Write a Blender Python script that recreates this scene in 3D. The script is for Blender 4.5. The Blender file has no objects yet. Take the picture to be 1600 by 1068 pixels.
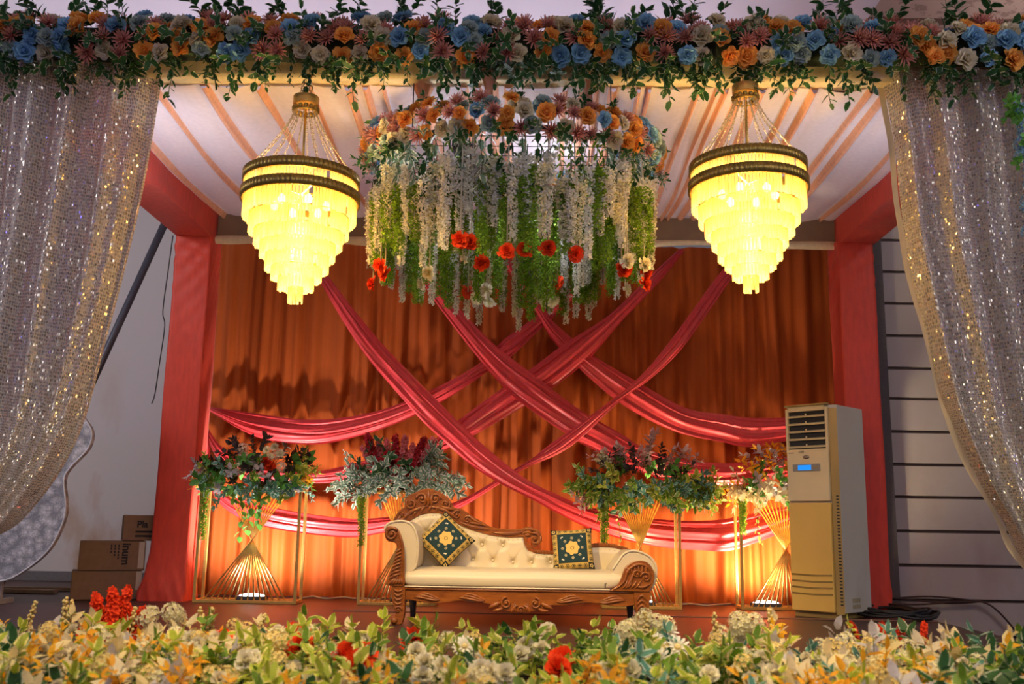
import bpy, math, random
from mathutils import Vector, Quaternion, Matrix, noise

scene = bpy.context.scene
COL = scene.collection
PI = math.pi
rad = math.radians
sin, cos = math.sin, math.cos

# ------------------------------------------------------------------ camera, exposure
cam_data = bpy.data.cameras.new('camera')
cam_data.sensor_width = 36.0
cam_data.lens = 35.0
cam_data.clip_end = 100
cam = bpy.data.objects.new('camera', cam_data)
COL.objects.link(cam)
cam.location = (0.07, 0.0, 0.70)
cam.rotation_euler = (Matrix.Rotation(rad(1.1), 3, 'Z') @ Matrix.Rotation(rad(90 + 10.6), 3, 'X') @ Matrix.Rotation(rad(0.9), 3, 'Z')).to_euler()
cam_data.dof.use_dof = True
cam_data.dof.focus_distance = 7.9
cam_data.dof.aperture_fstop = 2.0
scene.camera = cam
scene.view_settings.view_transform = 'Standard'
scene.view_settings.look = 'None'
scene.view_settings.gamma = 1.0
scene.view_settings.use_curve_mapping = False
scene.view_settings.exposure = 0.0

# ------------------------------------------------------------------ world and lights
world = bpy.data.worlds.new('world')
scene.world = world
world.use_nodes = True
bg = world.node_tree.nodes['Background']
bg.inputs['Color'].default_value = (0.70, 0.64, 0.74, 1)
bg.inputs['Strength'].default_value = 0.16


def light(name, kind, loc, energy, color, size=0.1, target=None, spot=60, blend=0.5):
    d = bpy.data.lights.new(name, kind)
    d.energy = energy
    d.color = color
    if kind == 'AREA':
        d.shape = 'RECTANGLE'
        d.size, d.size_y = size
    else:
        d.shadow_soft_size = size
    if kind == 'SPOT':
        d.spot_size = rad(spot)
        d.spot_blend = blend
    o = bpy.data.objects.new(name, d)
    COL.objects.link(o)
    o.location = loc
    if target is not None:
        o.rotation_euler = (Vector(target) - Vector(loc)).to_track_quat('-Z', 'Y').to_euler()
    return o


WARM = (1.0, 0.66, 0.24)
COOL = (0.80, 0.86, 1.0)
# lights of the hall, high up behind the photographer
light('hall_light', 'AREA', (0.5, -2.0, 5.4), 170, (1.0, 0.93, 0.96), (5, 3), (0, 8, 1.5))
light('hall_light', 'AREA', (5.5, 4.0, 4.4), 75, (1.0, 0.92, 0.88), (2, 2), (5.5, 10.4, 1.8))
light('hall_light', 'AREA', (-6.5, 6.0, 4.5), 200, (1.0, 0.95, 0.97), (2, 2), (-5.0, 12.2, 1.8))
# unseen warm fill spots, added to brighten the flower bed
for x in (-2.4, 0.0, 2.4):
    light('bed_fill_warm', 'SPOT', (x, 3.0, 4.4), 600, (1.0, 0.76, 0.36), 0.25, (x, 4.9, 0.0), 62, 0.9)
# warm stage lamp aimed at the sofa and the air conditioner
light('stage_lamp_warm', 'SPOT', (-1.6, 3.4, 3.6), 900, (1.0, 0.70, 0.26), 0.12, (0.3, 7.9, 0.45), 34, 1.0)
# unseen blue and white point lights, added to glint in the sequins
for (x, y, z, c, e) in ((-5.0, 0.5, 4.0, (0.16, 0.12, 1.0), 160), (3.5, -1.0, 3.2, (1, 1, 1), 22), (-1.5, 1.5, 5.0, (1, 1, 0.9), 20),
                        (5.5, 1.5, 3.0, (0.16, 0.12, 1.0), 160), (-3.5, -2.0, 1.8, (1, 1, 1), 22), (1.5, 2.0, 5.5, (0.2, 0.2, 1), 120),
                        (-6.5, 3.0, 2.2, (1, 1, 1), 10), (6.0, 3.0, 2.4, (1, 1, 1), 10)):
    light('sequin_glint_lamp', 'POINT', (x, y, z), e * 0.55, c, 0.06)
light('ceiling_fill', 'AREA', (-1.2, 7.6, 4.05), 26, (0.92, 0.88, 1.0), (6, 2), (-1.2, 7.6, 4.75))  # unseen area light added above the canopy to brighten the hall ceiling
light('ceiling_fill', 'AREA', (4.6, 7.2, 4.2), 12, (1.0, 0.86, 0.78), (1.5, 1.5), (4.6, 7.2, 5.1))  # another one, added to brighten the patterned brown ceiling
# cold flood lamps washing the cloth ceiling
light('ceiling_flood', 'SPOT', (-2.75, 6.62, 2.5), 85, COOL, 0.1, (-2.75, 7.4, 3.75), 95, 0.9)
light('ceiling_flood', 'SPOT', (2.85, 6.62, 2.4), 75, COOL, 0.1, (2.2, 7.6, 3.75), 95, 0.9)


# ------------------------------------------------------------------ node helpers
class S:
    """A value in a node tree; arithmetic makes math nodes."""
    def __init__(self, nt, sock):
        self.nt, self.s = nt, sock

    def _op(self, op, *o):
        n = self.nt.nodes.new('ShaderNodeMath')
        n.operation = op
        for i, a in enumerate((self,) + o):
            if isinstance(a, S):
                self.nt.links.new(a.s, n.inputs[i])
            else:
                n.inputs[i].default_value = a
        return S(self.nt, n.outputs[0])

    def __add__(self, o): return self._op('ADD', o)
    def __sub__(self, o): return self._op('SUBTRACT', o)
    def __mul__(self, o): return self._op('MULTIPLY', o)
    def __truediv__(self, o): return self._op('DIVIDE', o)
    __radd__ = __add__
    __rmul__ = __mul__
    def lt(self, o): return self._op('LESS_THAN', o)
    def gt(self, o): return self._op('GREATER_THAN', o)
    def f(self, op, *o): return self._op(op, *o)
    def inv(self): return self._op('MULTIPLY', -1.0)._op('ADD', 1.0)
    def max(self, o): return self._op('MAXIMUM', o)
    def min(self, o): return self._op('MINIMUM', o)


class Mat:
    def __init__(self, name):
        self.m = bpy.data.materials.new(name)
        self.m.use_nodes = True
        self.nt = self.m.node_tree
        self.nt.nodes.clear()
        self.out = self.new('ShaderNodeOutputMaterial')

    def new(self, t, **kw):
        n = self.nt.nodes.new(t)
        for k, v in kw.items():
            setattr(n, k, v)
        return n

    def set(self, sock, v):
        if isinstance(v, S):
            self.nt.links.new(v.s, sock)
        elif hasattr(v, 'is_output'):
            self.nt.links.new(v, sock)
        elif isinstance(v, (tuple, list)):
            sock.default_value = tuple(v) + (1,) if len(v) == 3 and len(sock.default_value) == 4 else v
        else:
            sock.default_value = v

    def bsdf(self, color, rough=0.5, metal=0.0, **kw):
        n = self.new('ShaderNodeBsdfPrincipled')
        self.set(n.inputs['Base Color'], color)
        self.set(n.inputs['Roughness'], rough)
        self.set(n.inputs['Metallic'], metal)
        for k, v in kw.items():
            self.set(n.inputs[k.replace('_', ' ')], v)
        return n

    def coord(self, kind='Object'):
        return self.new('ShaderNodeTexCoord').outputs[kind]

    def xyz(self, vec):
        n = self.new('ShaderNodeSeparateXYZ')
        self.nt.links.new(vec, n.inputs[0])
        return [S(self.nt, o) for o in n.outputs]

    def scale(self, vec, sc):
        n = self.new('ShaderNodeMapping')
        self.nt.links.new(vec, n.inputs[0])
        n.inputs['Scale'].default_value = sc
        return n.outputs[0]

    def noise(self, vec, scale, detail=3, rough=0.5):
        n = self.new('ShaderNodeTexNoise')
        if vec is not None:
            self.nt.links.new(vec, n.inputs['Vector'])
        n.inputs['Scale'].default_value = scale
        n.inputs['Detail'].default_value = detail
        n.inputs['Roughness'].default_value = rough
        return S(self.nt, n.outputs[0])

    def rnd(self):
        return S(self.nt, self.new('ShaderNodeObjectInfo').outputs['Random'])

    def mix(self, f, a, b):
        n = self.new('ShaderNodeMix', data_type='RGBA')
        self.set(n.inputs[0], f)
        self.set(n.inputs[6], a)
        self.set(n.inputs[7], b)
        return n.outputs[2]

    def ramp(self, f, stops):
        n = self.new('ShaderNodeValToRGB')
        self.set(n.inputs[0], f)
        e = n.color_ramp.elements
        while len(e) < len(stops):
            e.new(0.5)
        for el, (p, c) in zip(e, stops):
            el.position = p
            el.color = tuple(c) + (1,)
        return n.outputs[0]

    def mixs(self, f, a, b):
        n = self.new('ShaderNodeMixShader')
        self.set(n.inputs[0], f)
        self.nt.links.new(a, n.inputs[1])
        self.nt.links.new(b, n.inputs[2])
        return n.outputs[0]

    def bump(self, h, strength=0.3, dist=0.02):
        n = self.new('ShaderNodeBump')
        n.inputs['Strength'].default_value = strength
        n.inputs['Distance'].default_value = dist
        self.nt.links.new(h.s, n.inputs['Height'])
        return n.outputs[0]

    def done(self, sh):
        self.nt.links.new(sh.outputs[0] if hasattr(sh, 'outputs') else sh, self.out.inputs[0])
        return self.m


def plain(name, color, rough=0.5, metal=0.0, vary=0.12, nscale=30.0, **kw):
    """One colour with a fine grain of its own."""
    M = Mat(name)
    n = M.noise(M.coord(), nscale, 4)
    d = tuple(c * (1 - vary) for c in color)
    l = tuple(min(1, c * (1 + vary)) for c in color)
    return M.done(M.bsdf(M.ramp(n, [(0.3, d), (0.7, l)]), rough, metal, **kw))


def cloth(name, color, transl=0.25, rough=0.7, weave=0.08, sheen=0.0, dark=None, spec=0.3, tcol=None, streak=2.0):
    M = Mat(name)
    co = M.coord()
    n = M.noise(M.scale(co, (9, 9, streak)), 3.0, 5)
    c2 = dark or tuple(c * (1 - 2.5 * weave) for c in color)
    col = M.ramp(n, [(0.35, c2), (0.65, color)])
    b = M.bsdf(col, rough)
    b.inputs['Specular IOR Level'].default_value = spec
    b.inputs['Sheen Weight'].default_value = sheen
    t = M.new('ShaderNodeBsdfTranslucent')
    M.set(t.inputs[0], tcol if tcol else col)
    return M.done(M.mixs(transl, b.outputs[0], t.outputs[0]))


def petal_mat(name, tip, base, vary=0.15, transl=0.3, mid=0.8, pos2=0.2):
    """Petal: colour runs from base to tip along V; every flower a little different."""
    M = Mat(name)
    u, v, _ = M.xyz(M.coord('UV'))
    col = M.ramp(v, [(pos2, base), (mid, tip)])  # the dark base is painted shade that gives the blooms depth
    hs = M.new('ShaderNodeHueSaturation')
    M.set(hs.inputs['Value'], M.rnd() * (2 * vary) + (1 - vary))
    M.set(hs.inputs['Color'], col)
    d = M.bsdf(hs.outputs[0], 0.65)
    d.inputs['Specular IOR Level'].default_value = 0.2
    t = M.new('ShaderNodeBsdfTranslucent')
    M.set(t.inputs[0], hs.outputs[0])
    return M.done(M.mixs(transl, d.outputs[0], t.outputs[0]))


def leaf_mat(name, green, edge=None, ew=0.3, vary=0.25, transl=0.35, rough=0.5, green2=None):
    """Leaf: U is 0.5 on the midrib and 0 / 1 on the margins; a pale margin when EDGE is given."""
    M = Mat(name)
    u, v, _ = M.xyz(M.coord('UV'))
    a = (u - 0.5).f('ABSOLUTE') * 2.0
    r = M.rnd()
    g = M.mix(r, green, green2 or tuple(c * 1.6 for c in green))
    if edge:
        nz = M.noise(M.coord(), 60.0, 2)
        k = (a + (nz - 0.5) * 0.5)
        g = M.mix(k.gt(1 - ew), g, edge)
    hs = M.new('ShaderNodeHueSaturation')
    M.set(hs.inputs['Value'], M.noise(M.coord(), 14.0, 1) * (2 * vary) + (1 - vary))
    M.set(hs.inputs['Color'], g)
    d = M.bsdf(hs.outputs[0], rough)
    d.inputs['Specular IOR Level'].default_value = 0.35
    t = M.new('ShaderNodeBsdfTranslucent')
    M.set(t.inputs[0], hs.outputs[0])
    return M.done(M.mixs(transl, d.outputs[0], t.outputs[0]))


# ------------------------------------------------------------------ mesh helpers
class MB:
    """Collects geometry and links it as ONE mesh object."""
    def __init__(self):
        self.v, self.f, self.mi, self.uv, self.sm = [], [], [], [], []
        self.cur = 0

    def face(self, idx, uvs=None, smooth=True):
        self.f.append(tuple(idx))
        self.mi.append(self.cur)
        self.uv.append(uvs)
        self.sm.append(smooth)

    def grid(self, fn, nu, nv, uvfn=None, smooth=True, closed_u=False):
        b = len(self.v)
        cu = nu if closed_u else nu + 1
        for j in range(nv + 1):
            for i in range(cu):
                self.v.append(tuple(fn(i / nu, j / nv)))
        for j in range(nv):
            for i in range(nu):
                i2 = (i + 1) % cu
                q = (b + j * cu + i, b + j * cu + i2, b + (j + 1) * cu + i2, b + (j + 1) * cu + i)
                if uvfn:
                    uvs = [uvfn(i / nu, j / nv), uvfn((i + 1) / nu, j / nv), uvfn((i + 1) / nu, (j + 1) / nv), uvfn(i / nu, (j + 1) / nv)]
                else:
                    uvs = [(i / nu, j / nv), ((i + 1) / nu, j / nv), ((i + 1) / nu, (j + 1) / nv), (i / nu, (j + 1) / nv)]
                self.face(q, uvs, smooth)

    def box(self, c, s, rot=None):
        b = len(self.v)
        for z in (-0.5, 0.5):
            for (x, y) in ((-0.5, -0.5), (0.5, -0.5), (0.5, 0.5), (-0.5, 0.5)):
                p = Vector((x * s[0], y * s[1], z * s[2]))
                if rot is not None:
                    p = rot @ p
                self.v.append(tuple(p + Vector(c)))
        for q in ((3, 2, 1, 0), (4, 5, 6, 7), (0, 1, 5, 4), (1, 2, 6, 5), (2, 3, 7, 6), (3, 0, 4, 7)):
            self.face([b + i for i in q], [(0, 0), (1, 0), (1, 1), (0, 1)], False)

    def prism(self, pts, y0, y1):
        """Outline in X,Z pushed from y0 (front) to y1."""
        area = sum(pts[i][0] * pts[(i + 1) % len(pts)][1] - pts[(i + 1) % len(pts)][0] * pts[i][1] for i in range(len(pts)))
        if area < 0:
            pts = pts[::-1]
        n, b = len(pts), len(self.v)
        for y in (y0, y1):
            for (x, z) in pts:
                self.v.append((x, y, z))
        self.face([b + i for i in range(n)], [(p[0], p[1]) for p in pts], False)
        self.face([b + n + i for i in reversed(range(n))], [(p[0], p[1]) for p in reversed(pts)], False)
        for i in range(n):
            j = (i + 1) % n
            self.face((b + i, b + n + i, b + n + j, b + j), [(0, 0), (0, 1), (1, 1), (1, 0)], False)

    def tube(self, path, r, n=6, caps=True, closed=False):
        path = [Vector(p) for p in path]
        m = len(path)
        rs = r if isinstance(r, (list, tuple)) else [r] * m
        up = Vector((0, 0, 1))
        b = len(self.v)
        prev = None
        for k in range(m):
            a = path[(k - 1) % m] if closed else path[max(k - 1, 0)]
            c = path[(k + 1) % m] if closed else path[min(k + 1, m - 1)]
            t = (c - a)
            t = t.normalized() if t.length > 1e-9 else Vector((0, 0, 1))
            if prev is None:
                s = t.cross(up)
                if s.length < 1e-3:
                    s = t.cross(Vector((1, 0, 0)))
            else:
                s = prev - t * prev.dot(t)
                if s.length < 1e-6:
                    s = t.cross(Vector((0, 1, 0)))
            s.normalize()
            prev = s
            w = t.cross(s)
            for i in range(n):
                an = 2 * PI * i / n
                self.v.append(tuple(path[k] + (s * cos(an) + w * sin(an)) * rs[k]))
        for k in range(m if closed else m - 1):
            k2 = (k + 1) % m
            for i in range(n):
                j = (i + 1) % n
                self.face((b + k * n + i, b + k * n + j, b + k2 * n + j, b + k2 * n + i),
                          [(i / n, k / m), ((i + 1) / n, k / m), ((i + 1) / n, (k + 1) / m), (i / n, (k + 1) / m)])
        if caps and not closed:
            self.face([b + i for i in reversed(range(n))], None, False)
            self.face([b + (m - 1) * n + i for i in range(n)], None, False)

    def lathe(self, prof, n=24, c=(0, 0, 0), ripple=None):
        def fn(u, v):
            k = v * (len(prof) - 1)
            i = min(int(k + 1e-6), len(prof) - 2)
            t = k - i
            r = prof[i][0] * (1 - t) + prof[i + 1][0] * t
            z = prof[i][1] * (1 - t) + prof[i + 1][1] * t
            if ripple:
                r += ripple(u)
            a = 2 * PI * u
            return (c[0] + r * cos(a), c[1] + r * sin(a), c[2] + z)
        self.grid(fn, n, len(prof) - 1, closed_u=True)

    def ball(self, c, r, nu=6, nv=4, sz=1.0):
        self.grid(lambda u, v: (c[0] + r * sin(PI * (0.02 + 0.96 * v)) * cos(2 * PI * u), c[1] + r * sin(PI * (0.02 + 0.96 * v)) * sin(2 * PI * u), c[2] - r * sz * cos(PI * (0.02 + 0.96 * v))),
                  nu, nv, closed_u=True)

    def mesh(self, name, mats):
        me = bpy.data.meshes.new(name)
        me.from_pydata(self.v, [], self.f)
        ul = me.uv_layers.new(name='UVMap')
        flat = []
        for f, q in zip(self.f, self.uv):
            if q is None:
                q = [(0.5, 0.5)] * len(f)
            for a in q:
                flat.extend((float(a[0]), float(a[1])))
        ul.data.foreach_set('uv', flat)
        me.polygons.foreach_set('material_index', self.mi)
        me.polygons.foreach_set('use_smooth', self.sm)
        for m in (mats if isinstance(mats, (list, tuple)) else [mats]):
            me.materials.append(m)
        me.update()
        return me

    def build(self, name, mats, parent=None, bevel=0.0, loc=None, subsurf=0):
        o = bpy.data.objects.new(name, self.mesh(name, mats))
        COL.objects.link(o)
        if parent is not None:
            o.parent = parent
        if loc is not None:
            o.location = loc
        if bevel:
            b = o.modifiers.new('bevel', 'BEVEL')
            b.width = bevel
            b.segments = 2
            b.limit_method = 'ANGLE'
            b.angle_limit = rad(40)
        if subsurf:
            s = o.modifiers.new('subsurf', 'SUBSURF')
            s.levels = s.render_levels = subsurf
        return o


def put(name, me, parent=None, loc=(0, 0, 0), quat=None, scale=1.0, label=None):
    """Another object that shares a mesh."""
    o = bpy.data.objects.new(name, me)
    COL.objects.link(o)
    if parent is not None:
        o.parent = parent
    o.location = loc
    if quat is not None:
        o.rotation_mode = 'QUATERNION'
        o.rotation_quaternion = quat
    o.scale = scale if isinstance(scale, (tuple, list)) else (scale,) * 3
    if label:
        o['label'] = label
    return o


def thing(name, label, cat, loc=(0, 0, 0), rotz=0.0, group=None):
    o = bpy.data.objects.new(name, None)
    COL.objects.link(o)
    o.empty_display_size = 0.05
    o.location = loc
    o.rotation_euler = (0, 0, rotz)
    return tag(o, label, cat, group)


def tag(o, label, cat, group=None):
    o['label'] = label
    o['category'] = cat
    if group:
        o['group'] = group
    return o


def struct(o):
    o['kind'] = 'structure'
    return o


def stuff(o):
    o['kind'] = 'stuff'
    return o


def facing(n, spin):
    """Turns local +Z to N, spun about it."""
    return Vector(n).to_track_quat('Z', 'Y') @ Quaternion((0, 0, 1), spin)


def cr(pts, t):
    """Point at t (0..1) of a smooth curve through PTS."""
    n = len(pts) - 1
    k = min(max(t, 0.0), 1.0) * n
    i = min(int(k), n - 1)
    f = k - i
    p0, p1, p2, p3 = pts[max(i - 1, 0)], pts[i], pts[i + 1], pts[min(i + 2, n)]
    return tuple(0.5 * (2 * b + (c - a) * f + (2 * a - 5 * b + 4 * c - d) * f * f + (3 * b - a - 3 * c + d) * f ** 3) for a, b, c, d in zip(p0, p1, p2, p3))


def smooth_outline(pts, per=4, closed=False):
    m = (len(pts) - 1) * per
    return [cr(pts, i / m) for i in range(m + 1)]


# ------------------------------------------------------------------ materials
M_RED = cloth('red_satin_cloth', (0.68, 0.062, 0.034), 0.08, 0.5, 0.06, 0.1)
M_SASH = cloth('crimson_satin', (0.64, 0.040, 0.052), 0.12, 0.40, 0.05, 0.15, spec=0.5)
M_ORANGE = cloth('orange_backdrop_cloth', (0.39, 0.072, 0.007), 0.15, 0.75, 0.05, streak=0.12)
M_CREAM = cloth('cream_cloth', (0.72, 0.60, 0.40), 0.1, 0.7, 0.05)
M_CEIL_PALE = cloth('pale_pink_sheer', (0.74, 0.63, 0.65), 0.3, 0.7, 0.03)
M_CEIL_PEACH = cloth('peach_cloth_fold', (0.80, 0.41, 0.26), 0.3, 0.7, 0.05)
M_GOLD = plain('gold_metal', (0.74, 0.47, 0.14), 0.34, 0.65, 0.1)
M_OLDGOLD = plain('antique_gold', (0.40, 0.27, 0.07), 0.4, 0.9, 0.15)
M_BLACK = plain('black_plastic', (0.012, 0.012, 0.014), 0.5)
M_DARKMETAL = plain('dark_grey_metal', (0.06, 0.065, 0.085), 0.45, 0.3)
M_STEM = plain('green_stem', (0.05, 0.10, 0.02), 0.6)
M_BROWNBEAM = plain('brown_board', (0.20, 0.125, 0.075), 0.6, 0.0, 0.1, 6)
M_CARD = plain('brown_cardboard', (0.25, 0.145, 0.075), 0.8, 0.0, 0.08, 18)
M_TAPE = plain('clear_packing_tape', (0.62, 0.52, 0.40), 0.15, 0.0, 0.05)
M_INK = plain('black_print', (0.012, 0.010, 0.010), 0.7)


def wood_mat():
    M = Mat('carved_teak')
    co = M.coord()
    n = M.noise(M.scale(co, (3, 14, 14)), 4.0, 6, 0.6)
    col = M.ramp(n, [(0.25, (0.17, 0.040, 0.005)), (0.55, (0.31, 0.088, 0.011)), (0.8, (0.42, 0.135, 0.02))])
    return M.done(M.bsdf(col, 0.28, Coat_Weight=0.35, Coat_Roughness=0.15))


M_WOOD = wood_mat()
M_WOODDARK = plain('dark_wood', (0.03, 0.013, 0.008), 0.5)


def leather_mat():
    M = Mat('cream_leatherette')
    n = M.noise(M.coord(), 160.0, 2)
    return M.done(M.bsdf((0.74, 0.63, 0.44), 0.36, Normal=M.bump(n, 0.05, 0.003)))


M_LEATHER = leather_mat()


def floor_mat():
    M = Mat('stage_carpet_boards')
    co = M.coord()
    x, y, z = M.xyz(co)
    streak = M.noise(M.scale(co, (0.6, 16, 1)), 3.0, 6, 0.65)
    col = M.ramp(streak, [(0.3, (0.014, 0.004, 0.004)), (0.5, (0.042, 0.012, 0.009)), (0.72, (0.10, 0.035, 0.024))])
    dust = M.noise(co, 5.0, 6, 0.7)
    col = M.mix((dust.gt(0.66)) * 0.18, col, (0.30, 0.17, 0.12))
    return M.done(M.bsdf(col, streak * 0.3 + 0.28, Normal=M.bump(streak, 0.15, 0.01)))


def wall_mat(name, base, stain, amt):
    M = Mat(name)
    co = M.coord()
    n = M.noise(M.scale(co, (1.0, 1.0, 0.5)), 2.1, 6, 0.55)
    x, y, z = M.xyz(co)
    low = (z * -0.35 + 1.0).max(0.0)
    k = (n - 0.50) * 6.0 * low
    k = k.max(0.0).min(1.0) * amt
    fine = M.noise(co, 40.0, 3)
    col = M.mix(k, M.mix(fine * 0.15, base, tuple(c * 0.8 for c in base)), stain)
    return M.done(M.bsdf(col, 0.75))


M_FLOOR = floor_mat()
M_WALL = wall_mat('pale_cloth_wall', (0.62, 0.57, 0.56), (0.42, 0.24, 0.13), 0.85)
M_BOARD = wall_mat('grey_painted_board', (0.45, 0.385, 0.355), (0.33, 0.24, 0.19), 0.5)
M_BOARDGAP = plain('board_joint', (0.07, 0.045, 0.038), 0.8)
M_WALLSTRIP = plain('dark_brown_strip', (0.075, 0.058, 0.058), 0.7)
M_HALLCEIL = plain('white_ceiling', (0.74, 0.71, 0.80), 0.8, 0, 0.02, 3)


def brownceil_mat():
    M = Mat('patterned_brown_ceiling')
    co = M.coord()
    n = M.noise(co, 4.5, 8, 0.75)
    w = M.new('ShaderNodeTexWave', wave_type='RINGS')
    M.nt.links.new(M.scale(co, (0.9, 0.9, 0.9)), w.inputs['Vector'])
    w.inputs['Scale'].default_value = 0.6
    w.inputs['Distortion'].default_value = 3.0
    wv = S(M.nt, w.outputs['Fac'])
    k = (n.gt(0.55) * 0.5 + wv.gt(0.93)).min(1.0)
    return M.done(M.bsdf(M.mix(k, (0.46, 0.33, 0.29), (0.14, 0.075, 0.06)), 0.7))


M_BROWNCEIL = brownceil_mat()


def lace_mat():
    M = Mat('white_floral_lace')
    co = M.coord()
    v = M.new('ShaderNodeTexVoronoi', feature='F1')
    M.nt.links.new(co, v.inputs['Vector'])
    v.inputs['Scale'].default_value = 15.0
    d = S(M.nt, v.outputs['Distance'])
    n = M.noise(co, 55.0, 5, 0.75)
    k = (d * -0.8 + 0.75) + (n - 0.5) * 1.6
    col = M.ramp(k, [(0.12, (0.24, 0.25, 0.28)), (0.45, (0.46, 0.46, 0.50)), (0.8, (0.78, 0.77, 0.80))])
    return M.done(M.bsdf(col, 0.7, Normal=M.bump(k, 0.6, 0.01)))


M_LACE = lace_mat()


def sequin_mat():
    M = Mat('sequinned_net')
    uv = M.coord('UV')
    vo = M.new('ShaderNodeTexVoronoi', feature='F1', voronoi_dimensions='2D')
    M.nt.links.new(M.scale(uv, (1.0, 0.85, 1.0)), vo.inputs['Vector'])
    vo.inputs['Scale'].default_value = 62.0
    vo.inputs['Randomness'].default_value = 0.40
    dist = S(M.nt, vo.outputs['Distance'])
    disc = dist.lt(0.39)
    sub = M.new('ShaderNodeVectorMath', operation='SUBTRACT')
    M.nt.links.new(vo.outputs['Color'], sub.inputs[0])
    sub.inputs[1].default_value = (0.5, 0.5, 0.5)
    mul = M.new('ShaderNodeVectorMath', operation='SCALE')
    M.nt.links.new(sub.outputs[0], mul.inputs[0])
    mul.inputs['Scale'].default_value = 1.25
    geo = M.new('ShaderNodeNewGeometry')
    add = M.new('ShaderNodeVectorMath', operation='ADD')
    M.nt.links.new(geo.outputs['Normal'], add.inputs[0])
    M.nt.links.new(mul.outputs[0], add.inputs[1])
    nor = M.new('ShaderNodeVectorMath', operation='NORMALIZE')
    M.nt.links.new(add.outputs[0], nor.inputs[0])
    met = M.bsdf((0.80, 0.76, 0.68), 0.22, 1.0)
    M.nt.links.new(nor.outputs[0], met.inputs['Normal'])
    cx = M.xyz(vo.outputs['Color'])
    dull = M.bsdf(M.mix(cx[2], (0.05, 0.045, 0.045), (0.52, 0.50, 0.48)), 0.6)
    seq = M.mixs(0.5, met.outputs[0], dull.outputs[0])
    net = M.bsdf((0.54, 0.53, 0.52), 0.8)
    tr = M.new('ShaderNodeBsdfTranslucent')
    tr.inputs[0].default_value = (0.85, 0.66, 0.36, 1)
    tp = M.new('ShaderNodeBsdfTransparent')
    base = M.mixs(0.45, net.outputs[0], tr.outputs[0])
    base = M.mixs(0.10, base, tp.outputs[0])
    disc2 = disc * 0.86
    return M.done(M.mixs(disc2, base, seq))


M_SEQUIN = sequin_mat()

# leaves and petals
L_DARK = leaf_mat('dark_variegated_leaf', (0.020, 0.075, 0.020), (0.52, 0.56, 0.40), 0.20)
L_GREEN = leaf_mat('fresh_green_leaf', (0.11, 0.20, 0.018), (0.68, 0.66, 0.24), 0.22)
L_GREY = leaf_mat('grey_green_variegated_leaf', (0.14, 0.22, 0.15), (0.80, 0.82, 0.70), 0.40)
L_BLUE = leaf_mat('blue_green_variegated_leaf', (0.08, 0.21, 0.16), (0.66, 0.76, 0.68), 0.26)
L_LIME = leaf_mat('lime_leaf', (0.27, 0.32, 0.025), (0.78, 0.70, 0.24), 0.34)
L_CREAM = leaf_mat('cream_leaf', (0.80, 0.66, 0.34), None, vary=0.15, green2=(0.72, 0.62, 0.46))
L_SILVER = leaf_mat('silver_white_leaf', (0.62, 0.58, 0.60), None, vary=0.2, green2=(0.50, 0.46, 0.50))
L_AMBER = leaf_mat('amber_leaf', (0.80, 0.34, 0.015), None, vary=0.2, green2=(0.85, 0.46, 0.02))
L_BURG = leaf_mat('burgundy_dark_leaf', (0.035, 0.022, 0.022), None, vary=0.3, green2=(0.06, 0.045, 0.03))
L_BLUSH = leaf_mat('blush_leaf', (0.60, 0.36, 0.36), None, vary=0.2, green2=(0.55, 0.42, 0.38))
L_PLAIN = leaf_mat('plain_green_leaf', (0.08, 0.24, 0.04), None)
P_ORANGE = petal_mat('apricot_petal', (0.92, 0.46, 0.10), (0.70, 0.17, 0.012))
P_BLUE = petal_mat('sky_blue_petal', (0.28, 0.52, 0.70), (0.08, 0.22, 0.42))
P_CREAM = petal_mat('ivory_petal', (0.76, 0.68, 0.48), (0.45, 0.34, 0.16))
P_MINT = petal_mat('grey_mint_petal', (0.42, 0.52, 0.48), (0.16, 0.24, 0.22))
P_PINK = petal_mat('dusty_pink_petal', (0.74, 0.36, 0.28), (0.42, 0.12, 0.10))
P_RED = petal_mat('scarlet_petal', (0.86, 0.075, 0.014), (0.55, 0.020, 0.006))
P_CRIM = petal_mat('crimson_petal', (0.45, 0.018, 0.035), (0.25, 0.008, 0.012))
P_ROSY = petal_mat('rosy_petal', (0.72, 0.22, 0.24), (0.50, 0.08, 0.09))
P_WHITE = petal_mat('white_petal', (0.84, 0.78, 0.60), (0.66, 0.60, 0.28))
P_SNOW = petal_mat('snow_petal', (0.84, 0.82, 0.76), (0.66, 0.62, 0.46))
P_BUTTER = petal_mat('butter_petal', (0.84, 0.70, 0.34), (0.70, 0.48, 0.12))
P_FERN = petal_mat('fern_green', (0.26, 0.42, 0.03), (0.10, 0.22, 0.01), transl=0.35)


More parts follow.
